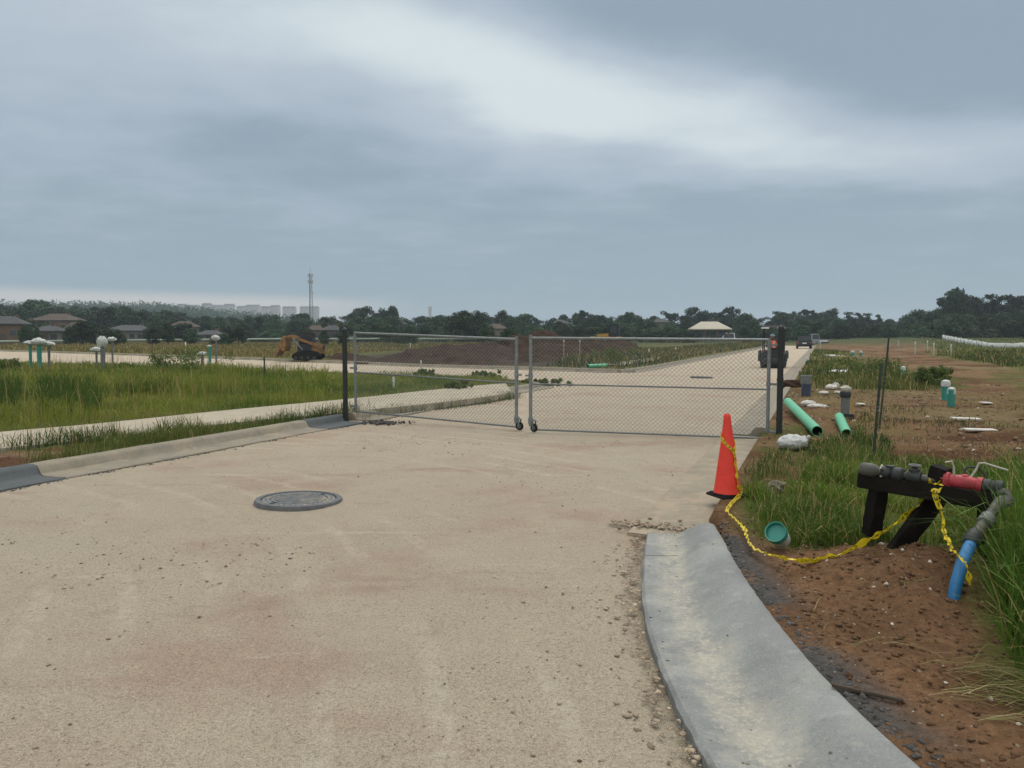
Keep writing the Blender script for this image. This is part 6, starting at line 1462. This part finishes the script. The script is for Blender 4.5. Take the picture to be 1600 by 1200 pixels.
def tree_template(kind, seed):
    q = np.random.default_rng(seed); cs, rs = [], []; H = 10.0; tr = MB()
    def limb(a, b, r0, r1): m_ = [(a[i]+b[i])/2+q.normal(0, .2) for i in range(3)]; tr.tube([a, m_, b], [r0, (r0+r1)/2, r1], 6)
    if kind == 'broad':
        tr.tube([(0, 0, -.5), (.1, 0, 1.5), (.2, .1, 4)], [.38, .30, .2], 8)
        for i in range(46):
            a = q.random()*6.28; z = q.random(); rr = 4.3*math.sqrt(max(.05, 1-(z*1.05)**2.2))*q.random()**.45; c = (rr*math.cos(a), rr*math.sin(a), 2.3+z*6.4); cs.append(c); rs.append(1.0+.7*q.random())
            if i % 6 == 0: limb((.15, 0, 2.2+.8*q.random()), c, .13, .04)
        per, sz, sq = 75, .34, .75
    elif kind == 'round':
        tr.tube([(0, 0, -.5), (0, 0, 3.5)], [.3, .2], 8)
        for i in range(34):
            a = q.random()*6.28; z = q.random(); rr = 3.1*math.sin(math.pi*(.18+.80*z))*q.random()**.5; cs.append((rr*math.cos(a), rr*math.sin(a), 1.5+z*7.4)); rs.append(.9+.6*q.random())
            if i % 6 == 0: limb((0, 0, 2.5), cs[-1], .12, .04)
        per, sz, sq = 75, .32, .85
    elif kind == 'pine':
        tr.tube([(0, 0, -.5), (.1, .1, 5), (.2, 0, 9.6)], [.28, .2, .07], 8)
        for i in range(26):
            z = 3.6+6.0*q.random(); a = q.random()*6.28; rr = (.5+2.3*(1-(z-3.6)/7.0))*(.3+.8*q.random()); c = (rr*math.cos(a)+.15, rr*math.sin(a), z); cs.append(c); rs.append(.6+.5*q.random()); limb((.15, 0, z-.7), c, .07, .03)
        cs.append((.2, 0, 9.6)); rs.append(.6); per, sz, sq = 65, .26, .55
    elif kind == 'tallopen':
        tr.tube([(0, 0, -.5), (.2, .1, 4), (0, 0, 8.2)], [.32, .22, .09], 8)
        for i in range(24):
            z = 3.2+6.3*q.random(); a = q.random()*6.28; rr = 2.6*(.25+.85*q.random()); c = (rr*math.cos(a), rr*math.sin(a), z); cs.append(c); rs.append(.7+.65*q.random()); limb((.1, 0, z*.65), c, .09, .03)
        per, sz, sq = 70, .28, .65
    else:   # scrub
        for i in range(22):
            a = q.random()*6.28; rr = 3.6*q.random()**.5; z = q.random(); cs.append((rr*math.cos(a), rr*math.sin(a)*.8, .4+z*5.5*(1-(rr/4.8)**2))); rs.append(1.0+.8*q.random())
            if i % 4 == 0: limb((0, 0, -.3), cs[-1], .12, .04)
        per, sz, sq = 80, .34, .7
    V, T = leaf_cloud(np.array(cs), np.array(rs), per, sz, seed+1, sq); n_ = len(V)//4
    cr_ = np_mesh('crown', V, np.arange(n_*4), np.full(n_, 4), M['leafpine'] if kind in ('pine', 'tallopen') else M['leaf'], T.astype(np.float32)); return cr_, tr.mesh('trunk', M['bark'])
TPL = {k: [tree_template(k, 100+17*i+len(k)) for i in range(nv)] for k, nv in (('broad', 4), ('round', 3), ('pine', 4), ('tallopen', 4), ('scrub', 3))}
NAMES = {'broad': 'broad_tree', 'round': 'round_tree', 'pine': 'pine_tree', 'tallopen': 'open_crowned_tree', 'scrub': 'shrub'}
WORD = {'broad': 'broad dark green tree', 'round': 'rounded dark green tree', 'pine': 'slender pine tree', 'tallopen': 'tall open-crowned tree', 'scrub': 'dense low shrub'}
ntree = 0
LAND = [(-9999, 45, 'behind the leftmost brick house'), (45, 135, 'around the brown-roofed left house'), (135, 260, 'behind the hooded stub'), (260, 400, 'below the distant apartment blocks'),
        (400, 470, 'behind the orange loader'), (470, 545, 'around the foot of the mast'), (545, 620, 'just right of the left gate post'), (620, 700, 'below the lone distant tower'), (700, 770, 'above the middle of the left leaf'), (770, 850, 'behind the gap between gate leaves'),
        (850, 925, 'behind the peaked soil pile'), (925, 1000, 'behind the bulldozer'), (1000, 1075, 'left of the pavilion'), (1075, 1145, 'behind the pavilion'), (1145, 1205, 'left of the roller'), (1205, 1285, 'behind the roller and cars'),
        (1285, 1360, 'right of the road end'), (1360, 1440, 'left of the silt fence'), (1440, 1520, 'over the silt fence left half'), (1520, 1600, 'over the silt fence right half'), (1600, 99999, 'past the silt fence right end')]
TREES = []
def tree(px, ytop, dd, kind, zb=0.0, wide=1.0, row='front'):
    global ntree
    cr_, tk_ = rnd.choice(TPL[kind]); t = W(px, ytop, dd); hgt = t.z-zb; s = hgt/{'broad': 9.6, 'round': 9.5, 'pine': 10.1, 'tallopen': 10.0, 'scrub': 6.3}[kind]
    land = next(l for a, b, l in LAND if a <= px < b); rw = {'front': 'front row', 'mid': 'middle row', 'back': 'back row'}[row]
    root = empty(NAMES[kind], (t.x, dd, zb), rnd.random()*6.28, '%s, %s, %s' % (WORD[kind], rw, land), 'shrub' if kind == 'scrub' else 'tree', '%s %s %s' % ({'scrub': 'shrubs'}.get(kind, NAMES[kind].replace('_', ' ')+'s'), rw, land))
    root.scale = (s*wide, s*wide, s)
    for nm, me in (('crown', cr_), ('trunk', tk_)): link(nm, me, root)
    ntree += 1; TREES.append((px, root))
def prof_y(px, pts): return float(np.interp(px, [p[0] for p in pts], [p[1] for p in pts]))
SKY = [(-250, 462), (0, 468), (60, 468), (90, 474), (120, 473), (200, 475), (245, 480), (275, 483), (305, 491), (360, 490), (440, 487), (520, 490), (545, 482), (565, 477), (580, 487), (600, 480), (613, 481), (625, 492), (650, 491), (672, 490), (700, 489), (715, 485), (735, 483), (750, 486), (768, 492), (785, 487), (805, 492), (820, 489), (850, 492), (880, 492), (910, 487), (930, 489), (950, 492), (985, 489), (1010, 493), (1045, 487), (1060, 492), (1080, 487), (1100, 487), (1130, 482), (1145, 490), (1160, 492), (1185, 491), (1220, 487), (1255, 486), (1295, 486), (1320, 490), (1380, 493), (1400, 494), (1425, 488), (1445, 485), (1460, 480), (1480, 472), (1520, 466), (1560, 468), (1620, 466), (1900, 455)]
# individually visible skyline trees
for px, yt, dd, k, wde in [(565, 476, 260, 'tallopen', 1.0), (598, 481, 250, 'broad', .8), (613, 480, 255, 'round', .9), (722, 484, 170, 'broad', 1.15), (745, 485, 172, 'broad', 1.0), (785, 487, 230, 'round', 1.1), (820, 488, 235, 'round', 1.2), (910, 484, 260, 'pine', 1.0), (918, 487, 262, 'pine', .9), (932, 487, 258, 'tallopen', 1.0), (942, 489, 262, 'tallopen', .9),
    (983, 488, 240, 'broad', .9), (1047, 482, 260, 'tallopen', .9), (1078, 482, 255, 'pine', .8), (1086, 479, 262, 'tallopen', .9), (1105, 481, 258, 'tallopen', 1.0), (1124, 480, 262, 'tallopen', .8), (1137, 481, 258, 'pine', .9), (1147, 478, 262, 'tallopen', .8), (1165, 488, 230, 'broad', 1.0),
    (1214, 486, 270, 'pine', .9), (1222, 487, 268, 'pine', .9), (1238, 486, 272, 'tallopen', .8), (1256, 483, 268, 'pine', 1.1), (1270, 484, 270, 'pine', 1.0), (1290, 483, 268, 'tallopen', 1.2), (1302, 484, 266, 'round', 1.0), (1325, 487, 268, 'pine', 1.0), (1340, 488, 270, 'pine', .9), (1356, 489, 268, 'pine', 1.0), (1372, 491, 272, 'pine', .9),
    (1428, 484, 240, 'broad', 1.0), (1440, 486, 242, 'round', 1.0), (1478, 463, 205, 'tallopen', .9), (1493, 448, 200, 'broad', .62), (1503, 452, 204, 'tallopen', .9), (1515, 464, 205, 'tallopen', .9), (1528, 465, 206, 'pine', .9), (1549, 459, 204, 'pine', .9), (1566, 461, 206, 'pine', .8), (1578, 459, 200, 'tallopen', .8), (1590, 463, 204, 'pine', 1.0), (1602, 461, 204, 'pine', 1.0), (1625, 462, 205, 'tallopen', .9), (1650, 460, 205, 'tallopen', .9)]:
    tree(px, yt, dd, k, 0, wde, 'middle' if False else 'mid')
# closed belt: back, middle and front rows
px = -60
while px < 1680:
    right = px > 1440; kind = rnd.choice(['broad', 'round', 'broad', 'tallopen'] if not right else ['pine', 'broad', 'tallopen', 'broad'])
    tree(px+rnd.uniform(-6, 6), prof_y(px, SKY)+rnd.uniform(1, 6), (265 if not right else 215)+rnd.uniform(-12, 12), kind, 0, rnd.uniform(1.0, 1.35), 'back'); px += rnd.uniform(19, 27)
px = -60
while px < 1680:
    right = px > 1430
    if not (1080 < px < 1138): tree(px+rnd.uniform(-5, 5), prof_y(px, SKY)+rnd.uniform(7, 16)+(8 if right else 0), (222 if not right else 190)+rnd.uniform(-8, 8), rnd.choice(['broad', 'round', 'broad']), 0, rnd.uniform(1.0, 1.4), 'mid')
    px += rnd.uniform(22, 30)
HGAP = [(-5, 30), (75, 112), (185, 215), (322, 340), (484, 528), (765, 785), (1076, 1142)]
for px, yt in ((42, 506), (58, 512), (108, 508), (128, 500), (146, 505), (165, 508), (182, 514), (238, 512), (262, 505), (300, 514), (345, 515), (372, 512), (478, 514), (506, 516), (534, 511), (604, 508), (636, 505), (757, 512), (796, 510)):
    tree(px, yt, 128+rnd.uniform(0, 12), rnd.choice(['scrub', 'round', 'broad']), 0, rnd.uniform(.8, 1.2), 'front')
px = -60
while px < 1680:
    right = px > 1440
    if not any(a < px < b for a, b in HGAP): tree(px, (prof_y(px, SKY)*.42+522*.58)+rnd.uniform(-4, 4), (185 if not right else 165)+rnd.uniform(-8, 8) if px > 130 else 165+rnd.uniform(0, 10), rnd.choice(['scrub', 'round', 'broad', 'scrub']), 0, rnd.uniform(1.0, 1.5), 'front')
    px += rnd.uniform(20, 28)
print('trees', ntree)
byl = {}
for px, o in TREES: byl.setdefault(o['label'], []).append((px, o))
for l, q in byl.items():
    if len(q) > 1:
        q.sort(key=lambda t: t[0]); N_ = len(q)
        names = ['leftmost', 'second from left', 'third from left', 'fourth from left', 'fifth from left', 'sixth from left', 'seventh from left', 'eighth from left'][:N_]; names[-1] = 'rightmost'
        for (px, o), w_ in zip(q, names): o['label'] = l + ', ' + w_
# distant woodland on the far rise: one mass of small crowns
def far_wood(name, xr, dr, zf, n, lab_h, seed, hole=None):
    q = np.random.default_rng(seed); x = q.uniform(*xr, n); y = q.uniform(*dr, n); z = hills(x, y)
    k = z > 1.5 if zf else np.ones(n, bool); x, y, z = x[k], y[k], z[k]; hh = lab_h*(.6+.7*q.random(len(x)))
    V, T = leaf_cloud(np.stack([x, y, z+hh*.55], -1), hh*.55, 46, 1.05, seed, 1.0); m_ = len(V)//4
    tag(link(name, np_mesh(name, V, np.arange(m_*4), np.full(m_, 4), M['leaf'], T.astype(np.float32))), kind='stuff')
far_wood('woodland', (-1050, -180), (560, 840), True, 3800, 9, 5)
far_wood('woodland', (-1100, 200), (1350, 1560), False, 2600, 11, 6)
far_wood('woodland', (-200, 900), (420, 560), False, 2200, 8, 8)
# leafy bush in the left field and weeds
def bush(px, py, w_, h_, label, seed, mat='weed', tilt=0):
    p = G(px, py, .12); q = np.random.default_rng(seed); z0 = TZ(p.x, p.y) if py > 575 else .12; root = empty('leafy_bush', (p.x, p.y, z0), 0, label, 'bush')
    nn = 26; cs = np.stack([q.normal(0, w_*.26, nn), q.normal(0, w_*.2, nn), h_*(.15+.75*q.random(nn))], -1); V, T = leaf_cloud(cs, np.full(nn, h_*.2), 90, .032, seed, 1); m_ = len(V)//4
    link('foliage', np_mesh('foliage', V, np.arange(m_*4), np.full(m_, 4), M[mat], T.astype(np.float32)), root); st_ = MB()
    for c in cs[:12]: st_.tube([(0, 0, -.05), (c[0]*.5, c[1]*.5, c[2]*.6), tuple(c)], [.012, .009, .005], 5)
    st_.build('stem', M['bark'], root)
bush(300, 590, 1.5, 1.15, 'dark leafy bush standing above the tall grass in the left field', 3)
bush(256, 584, 1.0, .8, 'low weed clump left of the dark leafy bush', 4); bush(15, 580, 1.2, .5, 'weed clump at the left edge of the left field', 5)
bush(720, 608, .9, .26, 'low weed on the verge behind the left gate leaf', 7); bush(762, 592, 1.1, .34, 'weed beside the cross street left of the gate gap', 8); bush(850, 597, 1.3, .32, 'weed at the corner of the cross street behind the gate gap', 9); bush(668, 588, 1.0, .28, 'weed beside the thin pale stake behind the left gate leaf', 10)
bush(1355, 592, 2.2, .85, 'dark leafy bush in the rough grass right of the road', 11); bush(1462, 603, .8, .50, 'grey dry weed above the two teal stubs', 12); bush(1440, 604, 1.3, .55, 'low green weed left of the grey dry weed', 13)
bush(958, 570, 1.4, .9, 'pale green weed clump right of the far green pipe', 14)
# ------------------------------------------------------------------ air
hz = MB().box((0, 900, 44), (5600, 3800, 92)).build('haze', M['white']); tag(hz, kind='stuff')
hm_ = bpy.data.materials.new('haze'); hm_.use_nodes = True; ht = hm_.node_tree
for n_ in list(ht.nodes): ht.nodes.remove(n_)
ho = ht.nodes.new('ShaderNodeOutputMaterial'); hv = ht.nodes.new('ShaderNodeVolumePrincipled'); hv.inputs['Color'].default_value = (.74, .88, 1.0, 1); hv.inputs['Density'].default_value = .00036; hv.inputs['Anisotropy'].default_value = .2
ht.links.new(hv.outputs[0], ho.inputs['Volume']); hz.data.materials.clear(); hz.data.materials.append(hm_)
